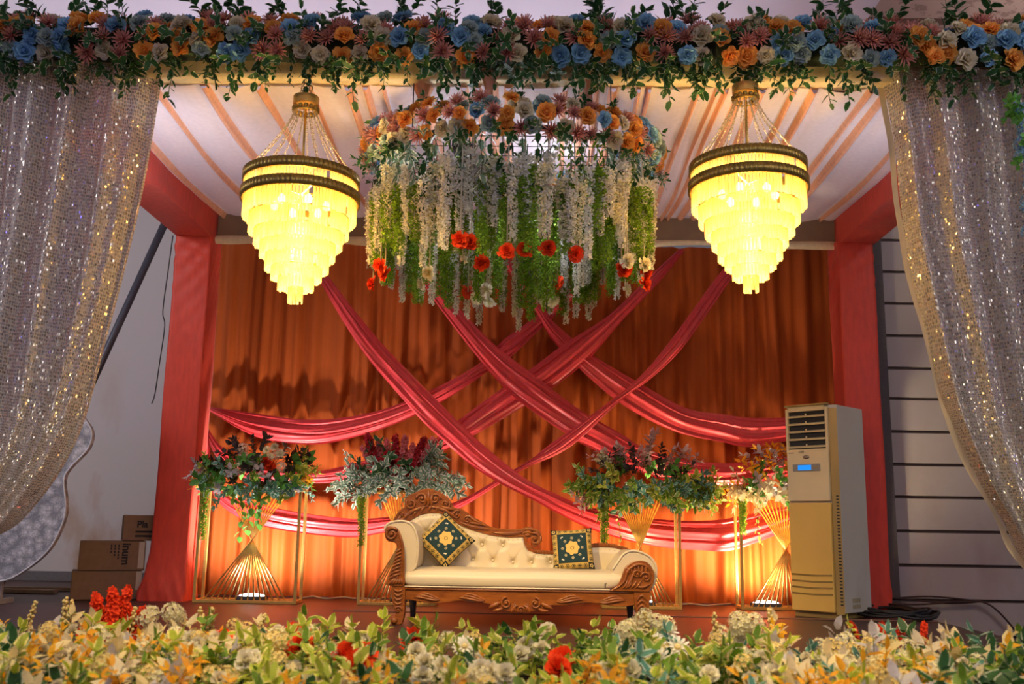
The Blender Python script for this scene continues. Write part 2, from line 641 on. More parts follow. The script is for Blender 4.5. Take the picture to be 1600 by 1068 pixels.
# ------------------------------------------------------------------ flowers: all built facing +Z, radius about 1
def petal(mb, az, tilt, L, W, r0=0.05, z0=0.0, curl=0.0, cup=0.2, ns=3, shape=None, jag=0.0, rng=None):
    shape = shape or (lambda s: (0.35 + 0.65 * sin(PI * min(1, s * 0.62 + 0.12))) * (1 if s < 0.99 else 0.55))
    ca, sa = cos(az), sin(az)
    b = len(mb.v)
    r, z = r0, z0
    for k in range(ns + 1):
        s = k / ns
        th = tilt + curl * s
        if k:
            r += L / ns * cos(th)
            z += L / ns * sin(th)
        w = W * shape(s) * 0.5
        for t in (-1, 0, 1):
            j = (rng.uniform(-jag, jag) if (rng and jag and k == ns) else 0)
            up = cup * W * t * t
            rr = r - up * sin(th) + j
            zz = z + up * cos(th) + j * 0.5
            mb.v.append((rr * ca - t * w * sa, rr * sa + t * w * ca, zz))
    for k in range(ns):
        for t in range(2):
            a = b + k * 3 + t
            u0, u1 = t * 0.5, t * 0.5 + 0.5
            mb.face((a, a + 1, a + 4, a + 3), [(u0, k / ns), (u1, k / ns), (u1, (k + 1) / ns), (u0, (k + 1) / ns)])


def rose_mesh(mat, seed):
    g = random.Random(seed)
    mb = MB()
    for (n, tilt, L, W, r0, z0, curl) in ((5, 22, 0.98, 0.98, 0.05, 0.0, -34), (5, 44, 0.92, 0.92, 0.05, 0.05, -42), (4, 62, 0.84, 0.80, 0.06, 0.08, -40), (3, 76, 0.72, 0.62, 0.07, 0.1, -20)):
        o = g.uniform(0, 6)
        for i in range(n):
            petal(mb, o + 2 * PI * i / n + g.uniform(-.15, .15), rad(tilt + g.uniform(-6, 6)), L * g.uniform(.92, 1.05), W, r0, z0, rad(curl), 0.34, 4)
    mb.tube([(0.16 * cos(a) * (1 - a / 14), 0.16 * sin(a) * (1 - a / 14), 0.62 + 0.01 * a) for a in [k * 1.1 for k in range(9)]], 0.07, 4)
    return mb.mesh('rose', mat)


def mum_mesh(mat, seed):
    g = random.Random(seed)
    mb = MB()
    nar = lambda s: (0.6 + 0.4 * s) if s < 0.9 else 0.3
    for (n, tilt, L) in ((14, -4, 1.0), (13, 16, 0.98), (11, 36, 0.92), (9, 56, 0.8), (6, 76, 0.7)):
        o = g.uniform(0, 6)
        for i in range(n):
            petal(mb, o + 2 * PI * i / n, rad(tilt + g.uniform(-9, 9)), L * g.uniform(.85, 1.1), 0.20, 0.04, 0.0, rad(18), 0.3, 2, nar)
    return mb.mesh('mum', mat)


def carnation_mesh(mat, seed, frill=0.10):
    g = random.Random(seed)
    mb = MB()
    fan = lambda s: 0.25 + 0.85 * s
    for (n, tilt, L) in ((9, -8, 0.95), (9, 14, 0.95), (8, 34, 0.92), (8, 54, 0.88), (6, 74, 0.84)):
        o = g.uniform(0, 6)
        for i in range(n):
            petal(mb, o + 2 * PI * i / n + g.uniform(-.2, .2), rad(tilt + g.uniform(-12, 12)), L * g.uniform(.85, 1.1), 0.55, 0.03, 0.0, rad(g.uniform(-10, 35)), 0.25, 3, fan, frill, g)
    return mb.mesh('carnation', mat)


def daisy_mesh(mat, mat2, seed):
    g = random.Random(seed)
    mb = MB()
    lan = lambda s: (0.5 + 0.6 * s) if s < 0.8 else 0.6
    for (n, tilt, L) in ((16, 2, 1.0), (14, 20, 0.9), (10, 40, 0.7)):
        o = g.uniform(0, 6)
        for i in range(n):
            petal(mb, o + 2 * PI * i / n, rad(tilt + g.uniform(-6, 6)), L * g.uniform(.92, 1.06), 0.26, 0.12, 0.0, rad(-12), 0.1, 2, lan)
    mb.cur = 1
    mb.ball((0, 0, 0.16), 0.26, 8, 4, 0.6)
    return mb.mesh('daisy', [mat, mat2])


def blossom(mb, c, q, r, n=5):
    """A tiny open flower of N petals, two triangles each."""
    for i in range(n):
        a = 2 * PI * i / n
        d = Vector((cos(a), sin(a), 0.35))
        s = Vector((-sin(a), cos(a), 0.0))
        pts = [Vector((0, 0, 0)), d * 0.62 - s * 0.40, d * 1.0, d * 0.62 + s * 0.40]
        b = len(mb.v)
        for p in pts:
            mb.v.append(tuple(Vector(c) + q @ (p * r)))
        mb.face((b, b + 1, b + 2, b + 3), [(0.5, 0), (0, 0.6), (0.5, 1), (1, 0.6)])


def cluster_mesh(name, mat, seed, n=26, r=0.30, flat=0.8, mat2=None):
    """A dome of small blossoms (hydrangea, stock)."""
    g = random.Random(seed)
    mb = MB()
    for k in range(n):
        z = 1 - (k + 0.5) / n * 1.25
        a = k * 2.399
        s = math.sqrt(max(0, 1 - z * z))
        d = Vector((s * cos(a), s * sin(a), z))
        blossom(mb, Vector((d.x, d.y, d.z * flat)) * g.uniform(.82, 1.0), facing(d, g.uniform(0, 6)), r * g.uniform(.85, 1.15))
    return mb.mesh(name, mat)


def spike_mesh(name, mat, seed, n=40, r=0.12, thick=0.22, berries=False):
    """An upright spray of small blossoms on a stem of length 1."""
    g = random.Random(seed)
    mb = MB()
    mb.cur = 1
    mb.tube([(0, 0, 0), (0.03, 0, 0.4), (0, 0.03, 0.95)], [0.02, 0.016, 0.006], 4)
    mb.cur = 0
    for k in range(n):
        z = 0.25 + 0.75 * k / n
        a = k * 2.399 + g.uniform(-.4, .4)
        rr = thick * (1.05 - 0.75 * (z - 0.25) / 0.75) * g.uniform(.6, 1.1)
        d = Vector((cos(a), sin(a), 0.5))
        c = (rr * cos(a), rr * sin(a), z + g.uniform(-.03, .03))
        if berries:
            mb.ball(c, r * 0.55, 5, 3)
        else:
            blossom(mb, c, facing(d, g.uniform(0, 6)), r * g.uniform(.8, 1.15))
    return mb.mesh(name, [mat, M_STEM])


def leaf(mb, p, d, n, L, W, fold=0.25, droop=0.3):
    """One pointed leaf from P along D, with its upper side towards N: eight triangles' worth of faces."""
    d, n = Vector(d).normalized(), Vector(n)
    s = d.cross(n)
    s = s.normalized() if s.length > 1e-4 else Vector((1, 0, 0))
    n = s.cross(d)
    b = len(mb.v)
    P = lambda k, w, t: tuple(Vector(p) + d * (L * k) + s * (W * 0.5 * w * t) + n * (abs(t) * w * W * fold * 0.5 - droop * L * k * k * 0.5))
    mb.v += [P(0, 0, 0), P(.28, .95, -1), P(.28, 0, 0), P(.28, .95, 1), P(.66, .82, -1), P(.66, 0, 0), P(.66, .82, 1), P(1, 0, 0)]
    u = {0: (.5, 0), 1: (0, .3), 2: (.5, .3), 3: (1, .3), 4: (0, .66), 5: (.5, .66), 6: (1, .66), 7: (.5, 1)}
    # the blade near base and tip is margin as well
    for q in ((0, 1, 2), (0, 2, 3), (1, 4, 5, 2), (2, 5, 6, 3), (4, 7, 5), (5, 7, 6)):
        mb.face([b + i for i in q], [u[i] for i in q])


def sprig_mesh(name, mat, seed, n=9, L=0.24, lw=0.5, bend=0.6, start=0.25, spread=1.0, tipped=True, stem=True):
    """A stem of length 1 along +Z that arches towards +X, with N leaves of length L."""
    g = random.Random(seed)
    mb = MB()

    def at(t):
        return Vector((bend * t * t * 0.6, 0, t - 0.25 * abs(bend) * t * t))
    if stem:
        mb.cur = 1
        mb.tube([at(k / 4) for k in range(5)], [0.014, 0.012, 0.01, 0.008, 0.005], 3, False)
        mb.cur = 0
    for k in range(n):
        t = start + (1 - start) * (k + 0.5) / n
        p = at(t)
        tang = (at(min(1, t + .05)) - at(max(0, t - .05))).normalized()
        a = k * 2.4 + g.uniform(-.6, .6)
        side = Vector((cos(a), sin(a), 0))
        d = tang * g.uniform(.35, .9) + side * spread * g.uniform(.6, 1.1)
        s = g.uniform(.75, 1.15)
        leaf(mb, p, d, Vector((g.uniform(-.4, .4), g.uniform(-.4, .4), 1)) + tang * 0.3, L * s, L * s * lw, 0.25, g.uniform(.1, .5))
    if tipped:
        leaf(mb, at(1), at(1) - at(.9), Vector((1, 0, .3)), L * .8, L * .8 * lw)
    return mb.mesh(name, [mat, M_STEM])


def strand_mesh(name, mat, seed, L, r, n, pr, taper=0.65, stemlen=0.12):
    """A hanging raceme: blossoms round a string that hangs along -Z."""
    g = random.Random(seed)
    mb = MB()
    mb.cur = 1
    w = [g.uniform(-.012, .012) for _ in range(4)]
    path = [(w[min(k, 3)] * 1.0, w[3 - min(k, 3)], -L * k / 4) for k in range(5)]
    mb.tube(path, 0.004, 3, False)
    mb.cur = 0
    for k in range(n):
        t = (k + g.random()) / n
        z = -(stemlen + (L - stemlen) * t)
        c = cr(path, -z / L)
        a = g.uniform(0, 2 * PI)
        rr = r * (1 - taper * t) * g.uniform(.35, 1.0)
        d = Vector((cos(a), sin(a), g.uniform(-.5, .3)))
        blossom(mb, (c[0] + rr * cos(a), c[1] + rr * sin(a), z), facing(d, g.uniform(0, 6)), pr * g.uniform(.75, 1.2) * (1 - .35 * t), 3)
    return mb.mesh(name, [mat, M_STEM])


def leafstrand_mesh(name, mat, seed, L, n, leafL, lw=0.5, r=0.01):
    """A hanging vine with N drooping leaves, along -Z."""
    g = random.Random(seed)
    mb = MB()
    mb.cur = 1
    path = [(g.uniform(-.02, .02), g.uniform(-.02, .02), -L * k / 4) for k in range(5)]
    mb.tube(path, 0.003, 3, False)
    mb.cur = 0
    for k in range(n):
        t = (k + .5) / n
        p = Vector(cr(path, t))
        a = k * 2.4 + g.uniform(-.7, .7)
        d = Vector((cos(a), sin(a), -g.uniform(.5, 1.4)))
        s = g.uniform(.75, 1.2)
        leaf(mb, p, d, Vector((cos(a), sin(a), .6)), leafL * s, leafL * s * lw, .25, .3)
    return mb.mesh(name, [mat, M_STEM])


V = 3
ROSE = {k: [rose_mesh(m, 10 + i) for i in range(V)] for k, m in (('orange', P_ORANGE), ('blue', P_BLUE), ('cream', P_CREAM), ('mint', P_MINT), ('white', P_WHITE))}
MUM = [mum_mesh(P_PINK, 30 + i) for i in range(V)]
CARN = {k: [carnation_mesh(m, 40 + i) for i in range(V)] for k, m in (('red', P_RED), ('white', P_WHITE), ('crimson', P_CRIM), ('rosy', P_ROSY))}
DAISY = [daisy_mesh(P_SNOW, P_BUTTER, 50 + i) for i in range(V)]
CLUSTER = {k: [cluster_mesh('blossom_cluster', m, 60 + i) for i in range(V)] for k, m in (('white', P_WHITE), ('rosy', P_ROSY), ('butter', P_BUTTER), ('snow', P_SNOW))}
SPIKE = {k: [spike_mesh('blossom_spray', m, 70 + i, 24 if b else 50, 0.085 if b else 0.080, 0.09 if b else 0.12, berries=b) for i in range(V)] for k, m, b in (('red', P_RED, False), ('butter', P_BUTTER, True), ('rosy', P_ROSY, False), ('crimson', P_CRIM, False), ('white', P_WHITE, True))}
SPRIG = {k: [sprig_mesh('leaf_spray', m, 80 + i, n, L, lw, bend) for i in range(4)]
         for k, m, n, L, lw, bend in (('dark', L_DARK, 9, 0.31, 0.66, 0.7), ('green', L_GREEN, 11, 0.27, 0.62, 0.6), ('grey', L_GREY, 12, 0.26, 0.55, 0.7), ('blue', L_BLUE, 11, 0.27, 0.55, 0.6),
                                      ('lime', L_LIME, 12, 0.27, 0.62, 0.6), ('cream', L_CREAM, 9, 0.30, 0.55, 0.6), ('silver', L_SILVER, 9, 0.28, 0.6, 0.6), ('amber', L_AMBER, 8, 0.30, 0.45, 0.6),
                                      ('burgundy', L_BURG, 13, 0.24, 0.6, 0.5), ('blush', L_BLUSH, 9, 0.26, 0.6, 0.4), ('plain', L_PLAIN, 9, 0.32, 0.65, 0.7))}


# ------------------------------------------------------------------ the hall: floor, walls, ceiling
mb = MB()
mb.box((-2.28, 9.16, -0.15), (11.46, 6.88, 0.30))
floor = struct(mb.build('floor', M_FLOOR))
mb = MB()
mb.box((0.95, 8.56, 0.004), (5.0, 0.05, 0.008))
mb.build('carpet_seam', plain('pale_seam_strip', (0.22, 0.11, 0.07), 0.6), floor)  # pale strip across the floor
mb = MB()
mb.box((0, 6.5, -0.70), (22, 14, 0.10))
ground = struct(mb.build('floor_lower', plain('dark_hall_floor', (0.05, 0.035, 0.03), 0.6)))

mb = MB()
mb.box((-6.7, 12.25, 2.2), (7.0, 0.1, 5.7))
wl = struct(mb.build('wall_left', M_WALL))
mb = MB()
mb.box((-6.7, 12.18, 0.05), (7.0, 0.04, 0.12))
struct(mb.build('baseboard_left', plain('grey_skirting', (0.16, 0.145, 0.15), 0.7)))

mb = MB()
mb.box((6.3, 10.50, 2.2), (6.0, 0.10, 5.9))
wr = struct(mb.build('wall_right', M_BOARDGAP))
zs = [-0.64, -0.295, 0.052, 0.394, 0.736, 1.081, 1.413, 1.753, 2.098, 2.42, 2.769, 3.12, 3.467, 3.819, 4.165, 4.51, 4.86]
for a, b in zip(zs, zs[1:]):
    mb = MB()
    mb.box((6.55, 10.44, (a + b) / 2), (5.5, 0.04, b - a - 0.03))
    mb.build('board', M_BOARD, wr, 0.004)
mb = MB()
mb.box((3.58, 10.40, 2.1), (0.45, 0.12, 5.5))  # dark upright strip on the wall behind the right post
struct(mb.build('wall_strip', M_WALLSTRIP))

mb = MB()
mb.box((-3.65, 7.0, 4.75), (12.7, 11.0, 0.10))
struct(mb.build('ceiling', M_HALLCEIL))
mb = MB()
mb.box((5.5, 7.0, 5.15), (6.4, 11.0, 0.10))
struct(mb.build('ceiling_patterned', M_BROWNCEIL))
mb = MB()
mb.box((2.70, 7.0, 4.95), (0.03, 11.0, 0.32))
struct(mb.build('trim_2', M_HALLCEIL))


# ------------------------------------------------------------------ stage frame wrapped in red cloth
def wrapped_post(x0, x1, y0, y1, h, label, seed, flare=0.0):
    g = random.Random(seed)
    mb = MB()
    ring = [(x0, y0), (x1, y0), (x1, y1), (x0, y1)]
    cx, cy = (x0 + x1) / 2, (y0 + y1) / 2

    def fn(u, v):
        k = u * 4 * 0.99999
        i = int(k)
        t = k - i
        a, b = ring[i], ring[(i + 1) % 4]
        x, y = a[0] + (b[0] - a[0]) * t, a[1] + (b[1] - a[1]) * t
        z = v * h
        top = math.exp(-((h - z) / 0.5) ** 2) + 0.25 * math.exp(-((h - z) / 1.3) ** 2)
        bot = math.exp(-(z / 0.28) ** 2)
        w = 0.0035 * top * (sin(z * 55 + 3 * sin(u * 7 + z * 3) + 9 * (t - 0.5)) + sin(z * 31 + 6 * sin(u * 5 + 1) - 11 * (t - .5))) + 0.012 * bot * sin((u * 90) + z * 22)
        w += 0.004 * sin(z * 4 + u * 11) + 0.03 * flare * bot
        n = Vector((x - cx, y - cy)).normalized()
        zz = z
        return (x + n.x * w - flare * 0.10 * bot * (1 if x < cx else 0.2), y + n.y * w - 0.02 * bot * flare, zz)
    mb.grid(fn, 64, 120, closed_u=True)
    return tag(mb.build('cloth_wrapped_post', M_RED), label, 'post', 'red posts at the back of the stage')


wrapped_post(-3.40, -3.05, 9.30, 9.62, 3.47, 'red cloth wrapped stage post beside the cardboard boxes', 1, 0.7)
wrapped_post(3.01, 3.35, 9.30, 9.62, 3.47, 'red cloth wrapped stage post behind the air conditioner, creased near its top', 2, 0.3)


def wrapped_beam(x0, x1, label):
    mb = MB()

    def fn(u, v):
        k = u * 4 * 0.99999
        i = int(k)
        t = k - i
        ring = [(x0, 3.455), (x1, 3.455), (x1, 3.74), (x0, 3.74)]
        a, b = ring[i], ring[(i + 1) % 4]
        y = 6.62 + v * 3.0
        w = 0.006 * sin(y * 7 + u * 9) * sin(t * PI)
        return (a[0] + (b[0] - a[0]) * t + w, y, a[1] + (b[1] - a[1]) * t + w)
    mb.grid(fn, 24, 40, closed_u=True, smooth=False)
    return tag(mb.build('cloth_wrapped_beam', M_RED), label, 'beam', 'red beams along the sides of the stage')


wrapped_beam(-3.40, -3.06, 'red cloth wrapped roof beam running back to the post by the boxes')
wrapped_beam(3.04, 3.38, 'red cloth wrapped roof beam running back to the post by the air conditioner')

# board and cream valance across the back
t = thing('back_valance', 'brown board pelmet with a cream cloth edge above the orange backdrop', 'valance', (0, 9.45, 3.6))
mb = MB()
for i in range(5):
    x = -3.05 + 6.09 * (i + 0.5) / 5
    mb = MB()
    mb.box((x, 0.02, 0.01), (6.09 / 5 - 0.006, 0.05, 0.235))
    mb.build('board', M_BROWNBEAM, t, 0.004)
mb = MB()


def valfn(u, v):
    x = -3.05 + 6.10 * u
    sag = 0.035 * (0.5 + 0.5 * cos(2 * PI * (u * 3 + 0.1))) + 0.01 * sin(u * 31)
    z = -0.10 - v * (0.055 + sag)
    return (x, -0.02 - 0.03 * sin(PI * v) - 0.008 * sin(u * 60 + v * 3), z)


mb.grid(valfn, 90, 6)
mb.build('cloth_edge', M_CREAM, t)

# cream wrapped beam across the front, under the garland
mb = MB()


def fbeam(u, v):
    k = u * 4 * 0.99999
    i = int(k)
    t = k - i
    ring = [(6.40, 3.74), (6.55, 3.74), (6.55, 3.96), (6.40, 3.96)]
    a, b = ring[i], ring[(i + 1) % 4]
    x = -4.3 + 8.6 * v
    w = 0.005 * sin(x * 5 + u * 20) + 0.003 * sin(x * 17 + u * 40)
    return (x, a[0] + (b[0] - a[0]) * t + w, a[1] + (b[1] - a[1]) * t + w)


mb.grid(fbeam, 24, 160, closed_u=True)
tag(mb.build('cloth_wrapped_crossbeam', M_CREAM), 'cream cloth wrapped crossbeam under the long flower garland', 'beam')

# ------------------------------------------------------------------ pleated cloth ceiling
g = random.Random(5)
mb = MB()
pleats = []
x = -3.0
while x < 3.0:
    pleats.append((x, g.uniform(.025, .075)))
    x += g.choice((0.07, 0.13, 0.22, 0.28, 0.34, 0.38))
pleats += [(-0.33, .05), (-0.22, .06), (-0.12, .06), (0.42, .05), (0.52, .06), (0.63, .06)]
pleats.sort()
prof = []
last = -3.06
for (px, w) in pleats:
    a, b = px - w / 2, px + w / 2
    if a <= last + 0.012:
        continue
    for k in range(6):
        t = k / 6
        prof.append((last + (a - last) * t, -0.035 * sin(PI * t) * min(1, (a - last) / .3), 0))
    for k in range(4):
        t = k / 4
        prof.append((a + (b - a) * t, -0.055 * sin(PI * t) ** 0.7, 1))
    last = b
for k in range(7):
    prof.append((last + (3.06 - last) * k / 6, -0.03 * sin(PI * k / 6), 0))
NV = 28
b0 = len(mb.v)
for j in range(NV + 1):
    v = j / NV
    y = 6.50 + 2.97 * v
    for (px, dz, m) in prof:
        sag = 0.05 * sin(PI * v)
        mb.v.append((px + 0.012 * sin(y * 2.3 + px * 5), y, 3.735 - sag + dz * (0.8 + 0.2 * sin(y * 3 + px * 9))))
W_ = len(prof)
for j in range(NV):
    for i in range(W_ - 1):
        mb.cur = prof[i][2]
        mb.face((b0 + j * W_ + i, b0 + (j + 1) * W_ + i, b0 + (j + 1) * W_ + i + 1, b0 + j * W_ + i + 1))
tag(mb.build('pleated_ceiling_drape', [M_CEIL_PALE, M_CEIL_PEACH]), 'pale pink and peach pleated cloth stretched as a canopy over the stage', 'canopy')

# ------------------------------------------------------------------ orange backdrop and crimson sashes
mb = MB()


def bdfn(u, v):
    x = -3.45 + 6.85 * u
    z = 3.62 * (1 - v)
    f = 0.030 * sin(x * 21 + 1.5 * sin(x * 3.1)) + 0.018 * sin(x * 47 + 2 * sin(x * 5 + 1)) + 0.02 * sin(x * 8.3 + z * 0.25)
    return (x + 0.01 * sin(z * 2 + x * 9), 10.12 + f * (0.75 + 0.35 * v) + 0.008 * sin(z * 3.1 + x * 4), z + 0.005)


mb.grid(bdfn, 520, 20)
tag(mb.build('backdrop_curtain', M_ORANGE), 'burnt orange pleated cloth backdrop hanging across the back of the stage', 'curtain')

SASH = [
 ('crimson sash swooping from under the flower ring to the upper left post knot, level with the pilaster boards',
  'upper swag on the side of the boxes, tied to the post above the other knots',
  [(0.92, 3.60), (0.44, 3.13), (0.052, 2.783), (-0.213, 2.58), (-0.469, 2.326), (-0.943, 2.057), (-1.422, 1.855), (-1.852, 1.765), (-2.227, 1.747), (-2.776, 1.811), (-3.216, 1.87)],
  [(1.00, 3.55), (0.52, 3.04), (0.164, 2.698), (-0.119, 2.422), (-0.357, 2.261), (-0.81, 1.948), (-1.306, 1.702), (-1.841, 1.533), (-2.213, 1.496), (-2.682, 1.567), (-3.2, 1.831)]),
 ('', 'crimson sash sweeping from under the flower ring to the highest swag beside the air conditioner top',
  [(-0.28, 3.60), (-0.02, 3.25), (0.161, 2.939), (0.313, 2.76), (0.711, 2.428), (1.187, 2.146), (1.62, 1.912), (1.982, 1.853), (2.319, 1.819), (2.9, 1.84)],
  [(-0.38, 3.57), (-0.08, 3.17), (0.116, 2.871), (0.275, 2.6), (0.562, 2.295), (0.974, 1.949), (1.489, 1.68), (1.976, 1.572), (2.298, 1.532), (2.9, 1.66)]),
 ('', 'crimson sash rising from the middle swag by the boxes to the cream valance right of the flower ring',
  [(1.596, 3.563), (1.304, 3.282), (0.865, 2.847), (0.424, 2.55), (0.077, 2.284), (-0.33, 1.992), (-0.646, 1.75), (-0.965, 1.509), (-1.376, 1.389), (-1.773, 1.282), (-2.133, 1.22), (-2.649, 1.288), (-2.98, 1.442), (-3.197, 1.695)],
  [(1.642, 3.536), (1.375, 3.195), (0.975, 2.762), (0.644, 2.376), (0.234, 2.045), (-0.154, 1.801), (-0.495, 1.598), (-0.684, 1.487), (-1.118, 1.31), (-1.589, 1.158), (-2.115, 1.106), (-2.671, 1.13), (-3.002, 1.302), (-3.205, 1.631)]),
 ('', 'widest crimson sash falling from under the flower ring to the middle swag behind the air conditioner',
  [(-1.22, 3.60), (-0.95, 3.27), (-0.7, 2.935), (-0.294, 2.516), (0.104, 2.214), (0.535, 1.891), (0.967, 1.641), (1.175, 1.511), (1.426, 1.426), (1.778, 1.369), (2.167, 1.374), (2.9, 1.50)],
  [(-1.33, 3.55), (-1.07, 3.19), (-0.828, 2.847), (-0.334, 2.228), (0.018, 1.903), (0.492, 1.59), (0.644, 1.504), (0.941, 1.357), (1.285, 1.218), (1.723, 1.131), (2.161, 1.149), (2.9, 1.33)]),
 ('', 'narrow crimson sash climbing straight to the chandelier near the air conditioner, its other end the lowest swag by the boxes',
  [(2.33, 3.60), (1.999, 3.301), (1.555, 2.691), (1.178, 2.223), (0.75, 1.871), (0.238, 1.495), (0.088, 1.374), (-0.237, 1.175), (-0.578, 0.977), (-0.969, 0.842), (-1.343, 0.787), (-1.738, 0.774), (-2.41, 0.863), (-2.868, 1.012), (-3.154, 1.277)],
  [(2.38, 3.57), (2.107, 3.235), (1.616, 2.534), (1.286, 2.199), (0.966, 1.957), (0.472, 1.499), (0.045, 1.285), (-0.279, 1.087), (-0.514, 0.935), (-0.903, 0.732), (-1.338, 0.639), (-1.73, 0.59), (-2.513, 0.682), (-2.921, 0.862), (-3.16, 1.182)]),
 ('', 'front crimson sash crossing over all others above the sofa, its end the lowest swag behind the air conditioner',
  [(-2.30, 3.58), (-2.01, 3.208), (-1.678, 2.797), (-1.406, 2.485), (-1.085, 2.164), (-0.809, 1.897), (-0.548, 1.646), (-0.259, 1.398), (0.059, 1.166), (0.342, 1.033), (0.623, 0.921), (0.902, 0.882), (1.218, 0.819), (1.707, 0.802), (2.109, 0.851), (2.9, 1.05)],
  [(-2.35, 3.55), (-2.085, 3.14), (-1.803, 2.69), (-1.562, 2.352), (-1.246, 2.0), (-0.994, 1.729), (-0.734, 1.498), (-0.476, 1.282), (-0.191, 1.118), (0.099, 0.98), (0.343, 0.855), (0.716, 0.689), (1.216, 0.564), (1.702, 0.523), (2.101, 0.547), (2.9, 0.86)]),
]
LAB = ['crimson sash ending as the topmost swag, tied to the post by the boxes',
       'crimson sash ending as the highest swag, behind the top of the air conditioner',
       'crimson sash from the cream valance down to the middle swag by the boxes',
       'widest crimson sash, ending in the middle swag behind the air conditioner',
       'straight narrow crimson sash rising to the chandelier on the air conditioner side',
       'front crimson sash crossing over all others, its end the lowest swag behind the air conditioner']
for k, (_, lab, top, bot) in enumerate(SASH):
    lab = LAB[k]
    g = random.Random(100 + k)
    Y = 9.985 - 0.034 * k
    ph = [g.uniform(0, 6) for _ in range(4)]
    mb = MB()

    def fn(u, v, top=top, bot=bot, Y=Y, ph=ph):
        a, b = Vector(cr(top, u)), Vector(cr(bot, u))
        vv = v + 0.05 * sin(9 * v + 4 * u + ph[0]) * sin(PI * v)
        p = a + (b - a) * vv
        w = (b - a).length
        A = 0.012 + 0.035 * min(w, 0.3) / 0.3
        f = sin(2 * PI * (3.0 * v + 0.6 * sin(3 * u + ph[1]))) * 0.6 + 0.4 * sin(2 * PI * (6 * v + 0.8 * sin(5 * u + ph[2])))
        return (p.x, Y + 0.05 * max(0, abs(2 * u - 1) * 8 - 7) - 0.02 + A * 0.42 * f * min(1, 4 * v + .2) - 0.03 * sin(PI * v), p.y)
    mb.grid(fn, 110, 26)
    tag(mb.build('draped_sash', M_SASH), lab, 'drape', 'crimson sashes crossing the backdrop')

# gathered end of the sashes by the post
mb = MB()


def gfn(u, v):
    zz = 1.72 - 1.45 * v
    w = 0.05 + 0.06 * sin(PI * min(1, v * 1.2)) - 0.02 * v
    x = -3.10 + 0.05 * sin(3 * v) + (u - 0.5) * w - 0.03 * v
    return (x, 9.66 - 0.02 * sin(u * 20 + 3 * v) - .03 * sin(PI * u), zz)


mb.grid(gfn, 20, 40)
tag(mb.build('hanging_sash_tail', M_SASH), 'crimson cloth tail hanging down the inner side of the post by the boxes', 'drape')


# ------------------------------------------------------------------ sequinned side curtains
def side_curtain(outer, inner, label, seed, folds, hem=None, lenU=2.6):
    g = random.Random(seed)
    ph = [g.uniform(0, 6) for _ in range(5)]
    mb = MB()

    def edge(pts, z):
        for a, b in zip(pts, pts[1:]):
            if a[1] >= z >= b[1]:
                f = (a[1] - z) / max(1e-6, a[1] - b[1])
                return a[0] + (b[0] - a[0]) * f
        return pts[-1][0] if z < pts[-1][1] else pts[0][0]
    ins = smooth_outline(inner, 6)

    def fn(u, v):
        # v runs down: the cloth between the straight outer edge and the sweeping inner edge
        a = Vector(cr(outer, v))
        b = Vector(cr(ins, v))
        p = a + (b - a) * u
        s = 0.075 * (1 - 0.25 * v)
        dy = 9.0 * max(0, u - 0.87) ** 2
        p.x += dy * 0.41 * (1 if p.x > 0 else -1)
        f = sin(2 * PI * folds * u + ph[0] + 0.5 * sin(2.2 * v + ph[1])) + 0.55 * sin(2 * PI * folds * 2.3 * u + ph[2] + v) + 0.3 * sin(2 * PI * folds * 0.37 * u + ph[3])
        return (p.x + 0.012 * sin(9 * v + u * 13), 6.335 + s * f * 0.62 + dy, p.y)
    mb.grid(fn, 190, 90, lambda u, v: (u * lenU, v * 3.5))
    o = tag(mb.build('sequin_curtain', M_SEQUIN), label, 'curtain', 'sequinned curtains swept to the sides of the stage')
    if hem:
        mb = MB()
        mb.grid(lambda u, v: (cr(ins, v)[0] + 0.062 + (u - 0.85) * hem * (0.8 + 0.3 * sin(v * 23) * v), 6.335 + 0.152 + 0.01 * sin(v * 40), cr(ins, v)[1]), 3, 90)
        mb.build('plain_hem', M_CREAM, o)
    return o


side_curtain([(-4.15, 3.80), (-4.12, 3.0), (-4.05, 2.2), (-3.95, 1.4), (-3.86, 0.9), (-3.80, 0.50)],
             [(-2.465, 3.80), (-2.505, 3.329), (-2.545, 2.875), (-2.611, 2.343), (-2.687, 1.869), (-2.778, 1.366), (-2.911, 1.037), (-3.107, 0.753), (-3.256, 0.623), (-3.55, 0.50)],
             'silver and gold sequin curtain swept aside next to the white lace panel', 11, 5.2)
side_curtain([(4.05, 3.80), (4.03, 3.0), (3.97, 2.2), (3.88, 1.4), (3.78, 0.7), (3.62, 0.25)],
             [(2.417, 3.80), (2.463, 3.372), (2.485, 2.924), (2.515, 2.573), (2.594, 2.145), (2.685, 1.645), (2.75, 1.401), (2.885, 1.041), (3.023, 0.768), (3.125, 0.556), (3.40, 0.25)],
             'silver and gold sequin curtain with a cream hem in front of the grey boarded wall', 12, 5.6, 0.05)


